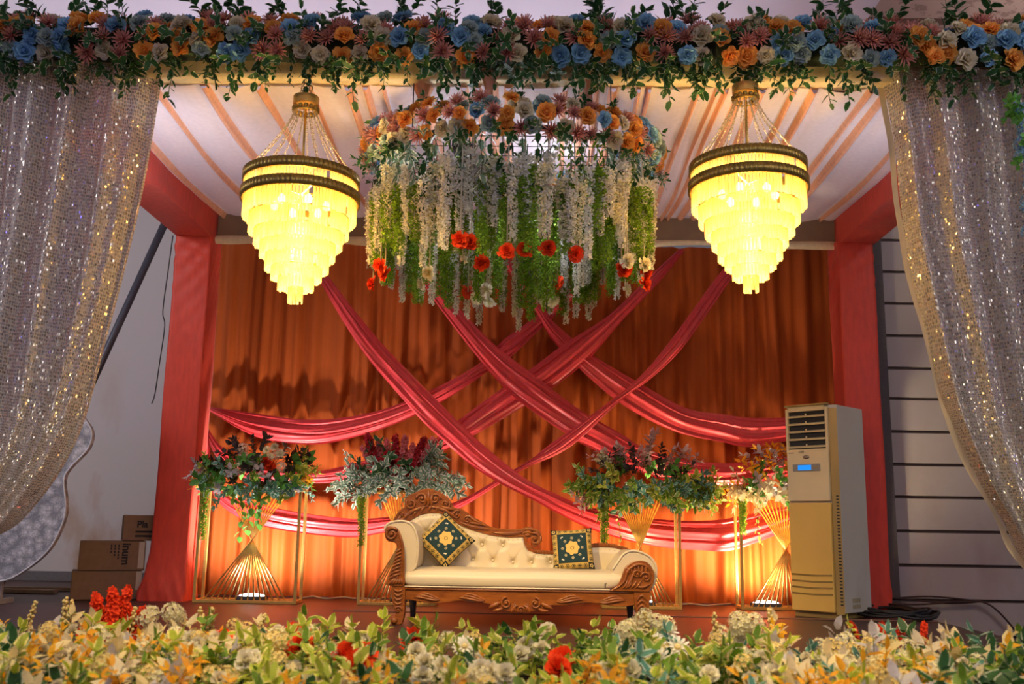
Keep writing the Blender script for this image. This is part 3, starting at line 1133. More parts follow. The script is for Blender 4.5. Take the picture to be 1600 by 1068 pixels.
# ------------------------------------------------------------------ crystal chandeliers
def crystal_mat():
    M = Mat('lit_crystal')
    co = M.coord()
    x, y, z = M.xyz(co)
    tr = M.new('ShaderNodeBsdfTranslucent')
    tr.inputs[0].default_value = (0.46, 0.30, 0.08, 1)
    gl = M.bsdf((1.0, 0.9, 0.6), 0.12)
    tp = M.new('ShaderNodeBsdfTransparent')
    tp.inputs[0].default_value = (1, 0.93, 0.72, 1)
    a = M.mixs(0.3, tr.outputs[0], gl.outputs[0])
    a = M.mixs(0.48, a, tp.outputs[0])
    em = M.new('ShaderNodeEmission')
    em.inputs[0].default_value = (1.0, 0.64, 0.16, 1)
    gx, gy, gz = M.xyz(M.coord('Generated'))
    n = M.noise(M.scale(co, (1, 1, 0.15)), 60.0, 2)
    em_s = (gz.inv() * gz.inv() * 0.95 + 0.05) * (n * 2.4 - 0.4).max(0.15) * 1.6  # glow fades towards each tier's top: the ring's shade painted into emission
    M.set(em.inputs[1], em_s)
    ad = M.new('ShaderNodeAddShader')
    M.nt.links.new(a, ad.inputs[0])
    M.nt.links.new(em.outputs[0], ad.inputs[1])
    return M.done(ad)


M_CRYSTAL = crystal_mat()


def clear_mat():
    M = Mat('clear_crystal_bead')
    tp = M.new('ShaderNodeBsdfTransparent')
    tp.inputs[0].default_value = (0.9, 0.86, 0.78, 1)
    gl = M.bsdf((0.66, 0.56, 0.42), 0.12, 0.4)
    return M.done(M.mixs(0.62, tp.outputs[0], gl.outputs[0]))


M_BEAD = clear_mat()


def bulb_mat():
    M = Mat('lit_bulb')
    em = M.new('ShaderNodeEmission')
    em.inputs[0].default_value = (1.0, 0.75, 0.30, 1)
    em.inputs[1].default_value = 14
    return M.done(em)


M_BULB = bulb_mat()


def chandelier(label, loc, dz):
    """LOC is the centre of the upper gold band; all heights from there."""
    t = thing('crystal_chandelier', label, 'chandelier', loc, 0, 'crystal chandeliers over the stage')
    top = 0.62
    mb = MB()
    mb.lathe([(0.084, top - 0.055), (0.086, top), (0.0, top + 0.004)], 28)
    mb.lathe([(0.084, top - 0.055), (0.0, top - 0.05)], 28)
    mb.build('canopy', M_GOLD, t)
    mb = MB()
    for k in range(14):
        a = 2 * PI * k / 14
        mb.ball((0.078 * cos(a), 0.078 * sin(a), top - 0.085), 0.017, 6, 4)
    mb.tube([(0.082 * cos(2 * PI * k / 20), 0.082 * sin(2 * PI * k / 20), top - 0.105) for k in range(20)], 0.007, 4, closed=True)
    mb.build('pierced_collar', M_OLDGOLD, t)
    for s in (-1, 1):
        mb = MB()
        n = 7
        for k in range(n):
            z = top + (dz - top) * k / n
            mb.tube([(s * 0.03 * (1 - k / n) + 0.012 * cos(q) * (1 if k % 2 else 0), 0.012 * cos(q) * (0 if k % 2 else 1), z + 0.017 + 0.02 * sin(q)) for q in [2 * PI * i / 8 for i in range(8)]], 0.004, 4, closed=True)
        mb.build('chain', M_OLDGOLD, t)
    mb = MB()
    mb.tube([(0, 0, top - 0.05), (0, 0, 0.0)], 0.008, 6)
    mb.build('rod', M_OLDGOLD, t)
    # bead strands from collar to ring
    mb = MB()
    for k in range(40):
        f = k / 39
        x = 0.075 + (0.345 - 0.075) * f ** 1.25
        z = top - 0.11 + (0.075 - top + 0.11) * f
        mb.ball((x, 0, z), 0.005 if k % 3 else 0.0075, 5, 3)
    me = mb.mesh('bead_strand', M_BEAD)
    for k in range(16):
        put('bead_strand', me, t, (0, 0, 0), Quaternion((0, 0, 1), 2 * PI * k / 16 + 0.1))
    # two ribbed gold bands with a band of crystal rods between
    rip = lambda u: 0.006 * abs(sin(u * PI * 78))
    for (z0, z1, R) in ((0.008, 0.072, 0.372), (-0.115, -0.048, 0.380)):
        mb = MB()
        mb.lathe([(R - 0.012, z0), (R, z0), (R, z1), (R - 0.012, z1), (R - 0.012, z0)], 312, ripple=rip)
        mb.build('ribbed_band', M_OLDGOLD, t)
    for z in (0.058, -0.055):
        mb = MB()
        for k in range(3):
            a = PI * k / 3
            mb.box((0, 0, z), (0.72, 0.012, 0.012), Matrix.Rotation(a, 3, 'Z'))
        mb.build('spoke_frame', M_OLDGOLD, t)

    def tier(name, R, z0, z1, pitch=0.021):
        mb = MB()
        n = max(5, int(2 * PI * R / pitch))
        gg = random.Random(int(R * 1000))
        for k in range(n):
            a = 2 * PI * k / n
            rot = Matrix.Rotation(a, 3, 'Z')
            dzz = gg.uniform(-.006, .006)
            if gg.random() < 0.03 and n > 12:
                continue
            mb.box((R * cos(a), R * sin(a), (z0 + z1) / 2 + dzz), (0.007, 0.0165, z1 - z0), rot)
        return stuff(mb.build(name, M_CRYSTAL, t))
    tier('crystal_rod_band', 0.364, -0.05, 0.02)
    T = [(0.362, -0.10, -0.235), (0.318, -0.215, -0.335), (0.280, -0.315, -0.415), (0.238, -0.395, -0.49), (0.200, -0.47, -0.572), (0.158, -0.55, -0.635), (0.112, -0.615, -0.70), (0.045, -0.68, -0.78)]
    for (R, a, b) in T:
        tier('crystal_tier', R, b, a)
        mb = MB()
        mb.tube([(R * cos(2 * PI * k / 40), R * sin(2 * PI * k / 40), a) for k in range(40)], 0.005, 4, closed=True)
        mb.build('tier_ring', M_OLDGOLD, t)
    for k in range(6):
        a = 2 * PI * k / 6
        mb = MB()
        mb.lathe([(0.0, -0.03), (0.022, -0.015), (0.026, 0.01), (0.012, 0.035), (0.0, 0.04)], 8, (0.17 * cos(a), 0.17 * sin(a), -0.14))
        mb.build('bulb', M_BULB, t)
    for (z, e) in ((-0.10, 36), (-0.30, 38), (-0.48, 24), (-0.62, 10)):
        l = light('chandelier_lamp', 'POINT', (0, 0, z), e, WARM, 0.06)
        l.parent = t
    return t


chandelier('lit crystal chandelier hanging above the cardboard boxes side, nearer the stacked boxes', (-1.445, 6.2, 2.88), 0.95)
chandelier('lit crystal chandelier hanging slightly higher, on the side of the air conditioner', (1.470, 6.2, 2.985), 0.85)

# ------------------------------------------------------------------ hanging flower ring
RC = Vector((-0.08, 7.1, 3.43))
RR = 0.99
TILT = 0.115
g = random.Random(21)
ring = thing('hanging_flower_ring', 'hanging ring of roses and mums trailing long white and green flower strands above the sofa', 'flower chandelier', RC)


def ringp(a, r=RR, z=0.0):
    return Vector((r * cos(a), r * sin(a), z + TILT * (r / RR) * sin(a)))


mb = MB()
mb.tube([ringp(2 * PI * k / 72, RR - 0.03, -0.04) for k in range(72)], 0.022, 8, closed=True)
mb.build('ring_frame', M_BLACK, ring)
mb = MB()
for k in range(-3, 4):
    x = k * 0.26
    h = math.sqrt(max(0, (RR - .04) ** 2 - x * x))
    for (p, q) in (((x, -h), (x, h)), ((-h, x), (h, x))):
        mb.tube([(p[0], p[1], -0.05 + TILT * p[1]), (q[0], q[1], -0.05 + TILT * q[1])], 0.003, 4)
mb.build('wire_grid', M_BLACK, ring)
for k in range(4):
    a = PI / 4 + k * PI / 2
    mb = MB()
    p = ringp(a, RR - .03)
    mb.tube([p, (p.x, p.y, 0.28)], 0.004, 4)
    mb.build('hanging_wire', M_DARKMETAL, ring)
# tie of gathered ceiling cloth at the ring
for (x, y) in ((-0.15, -0.86), (0.52, -0.80), (-0.62, -0.62)):
    mb = MB()
    mb.lathe([(0.07, 0.28), (0.035, 0.20), (0.02, 0.14), (0.03, 0.08), (0.02, 0.05)], 22, (x, y, 0), ripple=lambda u: 0.007 * sin(u * 2 * PI * 8))
    mb.build('gathered_cloth_tie', M_CEIL_PEACH, ring)


def bunch_head(parent, p, d, kind, sc, g):
    q = facing(d, g.uniform(0, 6))
    v = g.randrange(V)
    if kind == 'mum':
        put('mum', MUM[v], parent, p, q, sc * 1.12)
    else:
        put('rose', ROSE[kind][v], parent, p, q, sc)


kinds = ['orange', 'mum', 'mint', 'mum', 'cream', 'orange', 'mum', 'orange', 'blue', 'mum', 'orange', 'cream', 'mum']
n = 0
for row, (dr, dzz, cnt) in enumerate(((0.075, -0.065, 66), (0.105, 0.03, 66), (0.05, 0.11, 60), (-0.06, 0.12, 34))):
    for k in range(cnt):
        a = 2 * PI * (k + 0.5 * row + g.uniform(-.25, .25)) / cnt
        if sin(a) > 0.5 and g.random() < 0.55:
            continue
        kd = g.choice(kinds)
        sideways = abs(cos(a)) > 0.72
        if sideways and g.random() < 0.45:
            kd = g.choice(['blue', 'mum', 'mint'])
        out = Vector((cos(a), sin(a), 0))
        d = out * (1.0, 1.0, 0.75, -0.3)[row] + Vector((0, 0, (-0.5, 0.0, 0.5, 0.9)[row])) + Vector((g.uniform(-.3, .3), g.uniform(-.3, .3), g.uniform(-.2, .2)))
        p = ringp(a, RR + dr + g.uniform(-.015, .015), dzz + g.uniform(-.02, .02))
        bunch_head(ring, p, d, kd, g.uniform(.052, .068), g)
for k in range(120):
    a = 2 * PI * (k + g.random()) / 120
    out = Vector((cos(a), sin(a), 0))
    if g.random() < 0.55:
        d = out * 0.8 + Vector((g.uniform(-.4, .4), g.uniform(-.4, .4), g.uniform(-1.3, -.2)))
        p = ringp(a, RR + 0.02, -0.05)
    else:
        d = out * g.uniform(-.4, 1) + Vector((g.uniform(-.5, .5), g.uniform(-.5, .5), g.uniform(.2, 1.0)))
        p = ringp(a, RR, 0.05)
    put('leaf_spray', SPRIG[g.choice(['dark', 'dark', 'grey', 'dark'])][g.randrange(4)], ring, p, facing(d, g.uniform(0, 6)), g.uniform(.15, .21))
# hanging strands
WIST = [strand_mesh('flower_strand', P_SNOW, 200 + i, 0.80, 0.055, 230, 0.028) for i in range(4)]
WISTY = [strand_mesh('flower_strand', P_WHITE, 210 + i, 0.74, 0.052, 210, 0.028) for i in range(2)]
FERN = [strand_mesh('fern_strand', P_FERN, 220 + i, 0.80, 0.058, 300, 0.030, 0.25, 0.03) for i in range(3)]
VINE = [leafstrand_mesh('leaf_strand', L_DARK if i % 2 else L_GREY, 230 + i, 0.42, 13, 0.082, 0.66) for i in range(4)]
VINEG = [leafstrand_mesh('leaf_strand', L_GREEN, 240 + i, 0.55, 24, 0.055, 0.5) for i in range(3)]


def zbot(x, y):
    return 2.42 + 0.10 * (x / RR) ** 2


def hang(name, meshes, L, x, y, ztop, zb):
    s = (ztop - zb) / L
    o = put(name, g.choice(meshes), ring, (x, y, ztop - RC.z), Quaternion((0, 0, 1), g.uniform(0, 6)), (1, 1, s))
    return o


n = 0
for k in range(92):
    a = 2 * PI * (k + g.uniform(-.3, .3)) / 92
    r = RR - g.uniform(-.05, .06)
    x, y = r * cos(a), r * sin(a)
    ztop = RC.z + TILT * sin(a) - g.uniform(.10, .34)
    zb = zbot(x, y) + g.uniform(-.08, .22) + 0.04 * (1 - sin(a))
    hang('flower_strand', WIST if g.random() < .65 else WISTY, 0.78, x, y, ztop, zb)
for k in range(50):
    a = 2 * PI * (k + g.uniform(-.4, .4)) / 50
    r = RR - g.uniform(-.045, .10)
    x, y = r * cos(a), r * sin(a)
    ztop = RC.z + TILT * sin(a) - g.uniform(.28, .42)
    hang('fern_strand', FERN, 0.80, x, y, ztop, zbot(x, y) + g.uniform(-.03, .16))
for k in range(90):
    a = 2 * PI * (k + g.uniform(-.4, .4)) / 90
    r = RR - g.uniform(-.04, .12)
    x, y = r * cos(a), r * sin(a)
    ztop = RC.z + TILT * sin(a) - g.uniform(.02, .10)
    if g.random() < .7:
        hang('leaf_strand', VINE, 0.42, x, y, ztop, ztop - g.uniform(.28, .48))
    else:
        hang('leaf_strand', VINEG, 0.55, x, y, ztop, ztop - g.uniform(.4, .7))
for k in range(24):
    a = g.uniform(0, 2 * PI)
    r = RR * math.sqrt(g.uniform(.1, .75))
    x, y = r * cos(a), r * sin(a)
    if g.random() < .55:
        hang('fern_strand', FERN, 0.80, x, y, RC.z - .2, 2.46 + g.uniform(0, .15))
    else:
        hang('flower_strand', WIST, 0.78, x, y, RC.z - .15, 2.50 + g.uniform(-.05, .25))
# white cords and carnations at the strand ends
for k in range(26):
    a = g.uniform(PI, 2 * PI) if k < 18 else g.uniform(0, PI)
    r = RR * (g.uniform(.96, 1.07) if k < 14 else g.uniform(.5, 1.0))
    x, y = r * cos(a), r * sin(a)
    z = (2.40 + g.uniform(.0, .12) if k < 14 else 2.48 + g.uniform(-.03, .14)) - RC.z
    kind = 'red' if g.random() < .68 else 'white'
    c = put('carnation', CARN[kind][g.randrange(V)], ring, (x, y, z), facing((cos(a) * .8, sin(a) * .8 - .3, g.uniform(-.5, .2)), g.uniform(0, 6)), (.060, .060, .048))
    mb = MB()
    mb.tube([(x, y, z), (x, y, z + .5), (x * .98, y * .98, -0.05)], 0.005, 4)
    mb.build('white_cord', P_SNOW, ring)

# small cold floodlight hung inside the ring
t = thing('hanging_floodlight', 'small lit cold white floodlight hung inside the flower ring', 'lamp', (-0.45, 6.85, 3.40))
mb = MB()
mb.lathe([(0.03, -0.06), (0.055, -0.04), (0.075, 0.04), (0.07, 0.05)], 16)
mb.build('housing', M_BLACK, t)
mb = MB()
mb.lathe([(0.0, 0.038), (0.068, 0.04)], 16)
Mx = Mat('cold_lamp_lens')
em = Mx.new('ShaderNodeEmission')
em.inputs[0].default_value = (0.75, 0.9, 1, 1)
em.inputs[1].default_value = 9
M_LENS = Mx.done(em)
mb.build('lens', M_LENS, t)
mb = MB()
mb.tube([(0.08, 0, 0.0), (0.08, 0, 0.1), (0.0, 0, 0.16), (0, 0, 0.22)], 0.006, 5)
mb.build('bracket', M_DARKMETAL, t)
light('ring_flood', 'POINT', (-0.45, 6.85, 3.30), 16, COOL, 0.05)
light('ring_flood', 'POINT', (0.25, 7.5, 3.25), 20, COOL, 0.06)


# ------------------------------------------------------------------ carved chaise sofa
def spiral(cx, cz, r, turns, start=0.0, d=1, y=0.0, r0=0.12, n=26):
    out = []
    for k in range(n + 1):
        f = k / n
        a = start + d * 2 * PI * turns * f
        rr = r * (1 - (1 - r0) * f)
        out.append((cx + rr * cos(a), y - 0.006 * f, cz + rr * sin(a)))
    return out


def volute(mb, cx, cz, r, y, turns=1.6, start=0.0, d=1, th=0.25):
    n = 26
    mb.tube(spiral(cx, cz, r, turns, start, d, y), [r * th * (1 - 0.5 * k / n) for k in range(n + 1)], 6)
    mb.ball((cx, y - 0.008, cz), r * 0.26, 8, 5)


def scroll_leaf(mb, pts, y, r):
    """A raised leaf or stem along PTS (x, z), thick in the middle."""
    P = smooth_outline(pts, 6)
    n = len(P)
    mb.tube([(p[0], y, p[1]) for p in P], [max(0.002, r * sin(PI * (0.08 + 0.88 * k / (n - 1)))) for k in range(n)], 6)


sofa = thing('chaise_sofa', 'cream buttoned chaise sofa with carved brown wooden frame on the stage', 'sofa', (0, 7.5, 0))
YF, YB = 0.0, 0.62      # local Y of the front and the back

# seat cushion with a rolled front edge
mb = MB()
prof = [(0.66, 0.270), (0.10, 0.265), (0.02, 0.268), (-0.012, 0.285), (-0.022, 0.315), (-0.018, 0.350), (0.004, 0.378), (0.04, 0.392), (0.10, 0.398), (0.30, 0.402), (0.66, 0.395)]


def seatfn(u, v):
    x = -0.835 + 1.60 * u
    p = cr(prof, v)
    e = min(1, min(u, 1 - u) * 14)
    r = math.sqrt(max(0, 1 - (1 - e) ** 2))
    zc = 0.33
    edge = 0.70 + 0.30 * r
    xr = x
    if u > 0.93:
        xr = x - 0.055 * max(0, (0.36 - p[1]) / 0.1)
    return (xr, p[0] + 0.012 * (1 - r), zc + (p[1] - zc) * edge + 0.003 * sin(x * 9) * v)


mb.grid(seatfn, 90, 40)
mb.build('seat_cushion', M_LEATHER, sofa)
mb = MB()
mb.tube([(-0.83 + 1.5 * k / 30, -0.020, 0.272) for k in range(31)], 0.006, 6)
mb.build('piping', M_LEATHER, sofa)
mb = MB()
mb.box((-0.02, 0.34, 0.235), (1.66, 0.60, 0.06))
mb.build('seat_base', M_WOODDARK, sofa)

# apron rail with wavy lower edge
top = [(-0.86, 0.268), (0.95, 0.268)]
low = []
for k in range(61):
    x = 0.95 - 1.81 * k / 60
    z = 0.165 + 0.012 * sin((x + .05) * 14)
    if abs(x - 0.02) < 0.23:
        z = 0.165 - 0.065 * (cos((x - 0.02) / 0.23 * PI / 2)) ** 0.8
    low.append((x, z))
mb = MB()
mb.prism(top + low, -0.005, 0.03)
mb.build('apron_rail', M_WOOD, sofa, 0.004)
mb = MB()
mb.tube([(-0.83 + 1.7 * k / 20, -0.008, 0.255) for k in range(21)], 0.009, 6)
for (cx, s) in ((-0.085, 1), (0.125, -1)):
    volute(mb, cx, 0.165, 0.042, -0.012, 1.5, PI / 2, s, 0.22)
    scroll_leaf(mb, [(cx - s * 0.04, 0.17), (cx - s * 0.085, 0.15), (cx - s * 0.13, 0.125)], -0.01, 0.02)
    scroll_leaf(mb, [(cx - s * 0.02, 0.13), (cx - s * 0.06, 0.115), (cx - s * 0.10, 0.112)], -0.01, 0.014)
volute(mb, 0.02, 0.118, 0.026, -0.014, 1.2, 0, 1, 0.3)
for s in (-1, 1):
    for k in range(3):
        scroll_leaf(mb, [(0.02 + s * (0.02 + .012 * k), 0.15 + .008 * k), (0.02 + s * (0.045 + .01 * k), 0.135 - 0.012 * k), (0.02 + s * (0.03 + .02 * k), 0.10)], -0.01, 0.010)
stuff(mb.build('apron_ornament', M_WOOD, sofa))
mb = MB()
for cx, s in ((-0.33, 1), (0.37, -1), (-0.66, 1), (0.68, -1)):
    for k in range(3):
        scroll_leaf(mb, [(cx - s * 0.10, 0.19 + .004 * k), (cx - s * (0.03 + .01 * k), 0.225 - 0.016 * k), (cx + s * 0.05, 0.20 - .012 * k), (cx + s * 0.09, 0.182)], -0.008, 0.011)
stuff(mb.build('apron_leaves', M_WOOD, sofa))

# front legs
legL = [(-0.925, 0.285), (-0.835, 0.285), (-0.827, 0.151), (-0.828, 0.082), (-0.836, 0.03), (-0.850, 0.004), (-0.904, 0.002), (-0.930, 0.022), (-0.921, 0.055), (-0.893, 0.075), (-0.91, 0.136), (-0.929, 0.203)]
legR = [(0.843, 0.27), (0.962, 0.27), (0.956, 0.18), (0.948, 0.099), (0.944, 0.004), (0.870, 0.004), (0.866, 0.08), (0.857, 0.13), (0.849, 0.178)]
for pts, nm in ((legL, 'left'), (legR, 'right')):
    mb = MB()
    mb.prism(smooth_outline(pts + [pts[0]], 3)[:-1], -0.02, 0.07)
    leg = mb.build('leg', M_WOOD, sofa, 0.005)
    mb = MB()
    if nm == 'left':
        for k in range(4):
            scroll_leaf(mb, [(-0.915 + .004 * k, 0.255 - .03 * k), (-0.88, 0.235 - .03 * k), (-0.845, 0.25 - .03 * k)], -0.024, 0.010)
        mb.ball((-0.898, -0.02, 0.03), 0.026, 8, 5)
        volute(mb, -0.875, 0.105, 0.028, -0.024, 1.2, 0, 1, .3)
    else:
        for k in range(4):
            scroll_leaf(mb, [(0.865, 0.20 - .035 * k), (0.90, 0.235 - .035 * k), (0.938, 0.20 - .035 * k)], -0.024, 0.010)
    stuff(mb.build('leg_carving', M_WOOD, leg))
for x in (-0.83, 0.865):
    mb = MB()
    mb.prism([(x - 0.03, 0.27), (x + 0.035, 0.27), (x + 0.028, 0.12), (x + 0.022, 0.002), (x - 0.012, 0.002), (x - 0.022, 0.12)], 0.50, 0.56)
    mb.build('leg', M_WOODDARK, sofa, 0.004)

# left arm
aLf = [(-0.994, 0.67), (-0.988, 0.624), (-0.963, 0.592), (-0.927, 0.587), (-0.903, 0.569), (-0.898, 0.507), (-0.914, 0.437), (-0.944, 0.368), (-0.957, 0.319), (-0.968, 0.282), (-0.915, 0.272), (-0.835, 0.279), (-0.835, 0.37), (-0.836, 0.439), (-0.849, 0.549), (-0.872, 0.639), (-0.902, 0.685), (-0.946, 0.704), (-0.981, 0.694)]
mb = MB()
mb.prism(smooth_outline(aLf + [aLf[0]], 3)[:-1], -0.03, 0.03)
arm = mb.build('arm_front', M_WOOD, sofa, 0.006)
mb = MB()
volute(mb, -0.938, 0.645, 0.050, -0.036, 1.7, 0.6, 1, 0.24)
scroll_leaf(mb, [(-0.90, 0.685), (-0.866, 0.60), (-0.850, 0.50), (-0.848, 0.38)], -0.034, 0.012)
for k in range(8):
    z = 0.53 - 0.026 * k
    scroll_leaf(mb, [(-0.862, z + .012), (-0.886 - .004 * k, z - .002), (-0.905 - .006 * k, z - .026)], -0.034, 0.010)
for k in range(5):
    scroll_leaf(mb, [(-0.945 + .024 * k, 0.285), (-0.925 + .018 * k, 0.305), (-0.90 + .010 * k, 0.33)], -0.034, 0.011)
volute(mb, -0.905, 0.345, 0.022, -0.034, 1.2, 0, -1, .3)
stuff(mb.build('arm_carving', M_WOOD, arm))
padL = [(-0.870, 0.30), (-0.868, 0.52), (-0.905, 0.60), (-0.955, 0.615), (-0.992, 0.635), (-1.001, 0.668), (-0.990, 0.705), (-0.954, 0.730), (-0.876, 0.742), (-0.811, 0.724), (-0.77, 0.669), (-0.749, 0.579), (-0.75, 0.481), (-0.762, 0.412), (-0.80, 0.377)]
mb = MB()
mb.prism(smooth_outline(padL + [padL[0]], 3)[:-1], 0.02, 0.62)
mb.build('arm_pad', M_LEATHER, sofa, 0.02)
mb = MB()
e = smooth_outline(padL[5:], 5)
mb.tube([(p[0], 0.022, p[1]) for p in e], 0.010, 6)
mb.build('arm_piping', M_LEATHER, sofa)

# right arm
aRf = [(0.661, 0.262), (0.717, 0.299), (0.753, 0.361), (0.774, 0.42), (0.809, 0.458), (0.859, 0.479), (0.908, 0.483), (0.957, 0.46), (0.989, 0.406), (0.991, 0.344), (0.972, 0.289), (0.952, 0.262)]
mb = MB()
mb.prism(smooth_outline(aRf, 3), -0.03, 0.03)
arm = mb.build('arm_front', M_WOOD, sofa, 0.006)
mb = MB()
volute(mb, 0.930, 0.365, 0.040, -0.036, 1.4, PI, -1, 0.22)
volute(mb, 0.865, 0.385, 0.034, -0.036, 1.3, 0, 1, 0.22)
scroll_leaf(mb, [(0.70, 0.275), (0.77, 0.33), (0.80, 0.41), (0.87, 0.455), (0.94, 0.44), (0.975, 0.38)], -0.034, 0.013)
scroll_leaf(mb, [(0.78, 0.28), (0.82, 0.34), (0.85, 0.425)], -0.034, 0.012)
for k in range(6):
    scroll_leaf(mb, [(0.79 + .028 * k, 0.435 + .006 * k), (0.80 + .026 * k, 0.41), (0.815 + .02 * k, 0.385)], -0.034, 0.010)
for k in range(4):
    scroll_leaf(mb, [(0.76 + .03 * k, 0.285), (0.785 + .03 * k, 0.31), (0.795 + .035 * k, 0.345)], -0.034, 0.010)
scroll_leaf(mb, [(0.86, 0.30), (0.91, 0.295), (0.965, 0.32)], -0.034, 0.012)
stuff(mb.build('arm_carving', M_WOOD, arm))
padR = [(0.68, 0.36), (0.69, 0.412), (0.732, 0.471), (0.774, 0.526), (0.831, 0.551), (0.901, 0.542), (0.971, 0.506), (1.01, 0.447), (1.012, 0.386), (0.995, 0.317), (0.966, 0.273), (0.80, 0.27), (0.72, 0.30)]
mb = MB()
mb.prism(smooth_outline(padR + [padR[0]], 3)[:-1], 0.02, 0.62)
mb.build('arm_pad', M_LEATHER, sofa, 0.02)
mb = MB()
e = smooth_outline(padR[1:11], 5)
mb.tube([(p[0], 0.022, p[1]) for p in e], 0.010, 6)
mb.build('arm_piping', M_LEATHER, sofa)

# back: upholstered panel, buttons, carved crest
inner = [(-0.93, 0.66), (-0.914, 0.711), (-0.877, 0.752), (-0.801, 0.796), (-0.724, 0.813), (-0.646, 0.811), (-0.568, 0.777), (-0.474, 0.718), (-0.38, 0.681), (-0.241, 0.646), (-0.164, 0.635), (-0.072, 0.629), (0.028, 0.635), (0.04, 0.582), (0.068, 0.534), (0.129, 0.511), (0.26, 0.504), (0.374, 0.515), (0.481, 0.547), (0.588, 0.564), (0.665, 0.568), (0.772, 0.561), (0.871, 0.532), (0.93, 0.46)]
BUT = [(-0.298, 0.569), (-0.132, 0.567), (-0.368, 0.453), (-0.21, 0.449), (-0.05, 0.438), (0.1, 0.441), (0.249, 0.443), (-0.452, 0.574), (-0.529, 0.456), (0.40, 0.443), (-0.61, 0.574), (-0.61, 0.69), (-0.46, 0.67), (-0.75, 0.66)]


def topz(x):
    for a, b in zip(inner, inner[1:]):
        if a[0] <= x <= b[0] and b[0] > a[0]:
            return a[1] + (b[1] - a[1]) * (x - a[0]) / (b[0] - a[0])
    return inner[0][1] if x < inner[0][0] else inner[-1][1]


def backfn(u, v):
    x = -0.93 + 1.86 * u
    z0, z1 = 0.33, topz(x)
    z = z0 + (z1 - z0) * v
    e = min(1, min((1 - v) * (z1 - z0) / 0.05, 1))
    d = 0.045 * math.sqrt(max(0, 1 - (1 - e) ** 2))
    dent = 0
    for (bx, bz) in BUT:
        r2 = (x - bx) ** 2 + (z - bz) ** 2
        dent += 0.030 * math.exp(-r2 / 0.0009)
        # folds run from each button slantwise
        for sx in (-1, 1):
            tt = ((x - bx) * sx * 0.55 + (z - bz) * 0.835)
            pp = abs((x - bx) * sx * 0.835 - (z - bz) * 0.55)
            if 0 < tt < 0.13:
                dent += 0.013 * math.exp(-(pp / 0.010) ** 2) * (1 - tt / 0.13)
    return (x, YB - d + min(dent, .04), z)


mb = MB()
mb.grid(backfn, 300, 70)
mb.build('backrest', M_LEATHER, sofa)
for (bx, bz) in BUT[:11]:
    mb = MB()
    mb.ball((bx, YB - 0.022, bz), 0.013, 8, 5)
    mb.build('button', M_LEATHER, sofa)
mb = MB()
L = smooth_outline(inner[1:-1], 6)
acc = 0
for a, b in zip(L, L[1:]):
    acc += math.hypot(b[0] - a[0], b[1] - a[1])
    if acc > 0.022:
        acc = 0
        nx, nz = (b[1] - a[1]), -(b[0] - a[0])
        l = math.hypot(nx, nz) or 1
        mb.ball((b[0] + nx / l * 0.022, YB - 0.036, b[1] + nz / l * 0.022), 0.0065, 5, 3)
stuff(mb.build('nail_trim', M_LEATHER, sofa))
mb = MB()
mb.prism([(-0.93, 0.30)] + inner + [(0.93, 0.30)], YB, YB + 0.05)
mb.build('back_board', M_LEATHER, sofa)

outer = [(-1.000, 0.60), (-1.015, 0.724), (-1.004, 0.778), (-0.965, 0.832), (-0.924, 0.863), (-0.929, 0.916), (-0.891, 0.955), (-0.838, 0.976), (-0.792, 0.998), (-0.737, 1.008), (-0.675, 0.989), (-0.604, 0.952), (-0.564, 0.907), (-0.532, 0.861), (-0.477, 0.847), (-0.422, 0.817), (-0.367, 0.78), (-0.305, 0.75), (-0.242, 0.714), (-0.165, 0.7), (-0.042, 0.694), (0.02, 0.702), (0.096, 0.711), (0.151, 0.686), (0.177, 0.644), (0.167, 0.596), (0.129, 0.561), (0.10, 0.566), (0.112, 0.60), (0.098, 0.63), (0.070, 0.63), (0.050, 0.60)]
mb = MB()
crest = smooth_outline(outer, 3) + list(reversed(inner[:14]))
mb.prism(crest, YB - 0.02, YB + 0.055)
cr_o = mb.build('crest_rail', M_WOOD, sofa, 0.005)
mb = MB()
yb = YB - 0.028
for (cx, cz, r, s, d) in ((-0.875, 0.885, 0.044, 2.5, 1), (-0.79, 0.925, 0.046, PI, -1), (-0.685, 0.925, 0.046, 0, 1), (-0.60, 0.885, 0.040, 0.6, -1), (-0.945, 0.79, 0.036, 2.0, 1), (-0.505, 0.800, 0.036, 1.0, 1), (-0.425, 0.765, 0.028, 1.0, 1), (0.120, 0.622, 0.048, 2.0, -1)):
    volute(mb, cx, cz, r, yb, 1.5, s, d, 0.24)
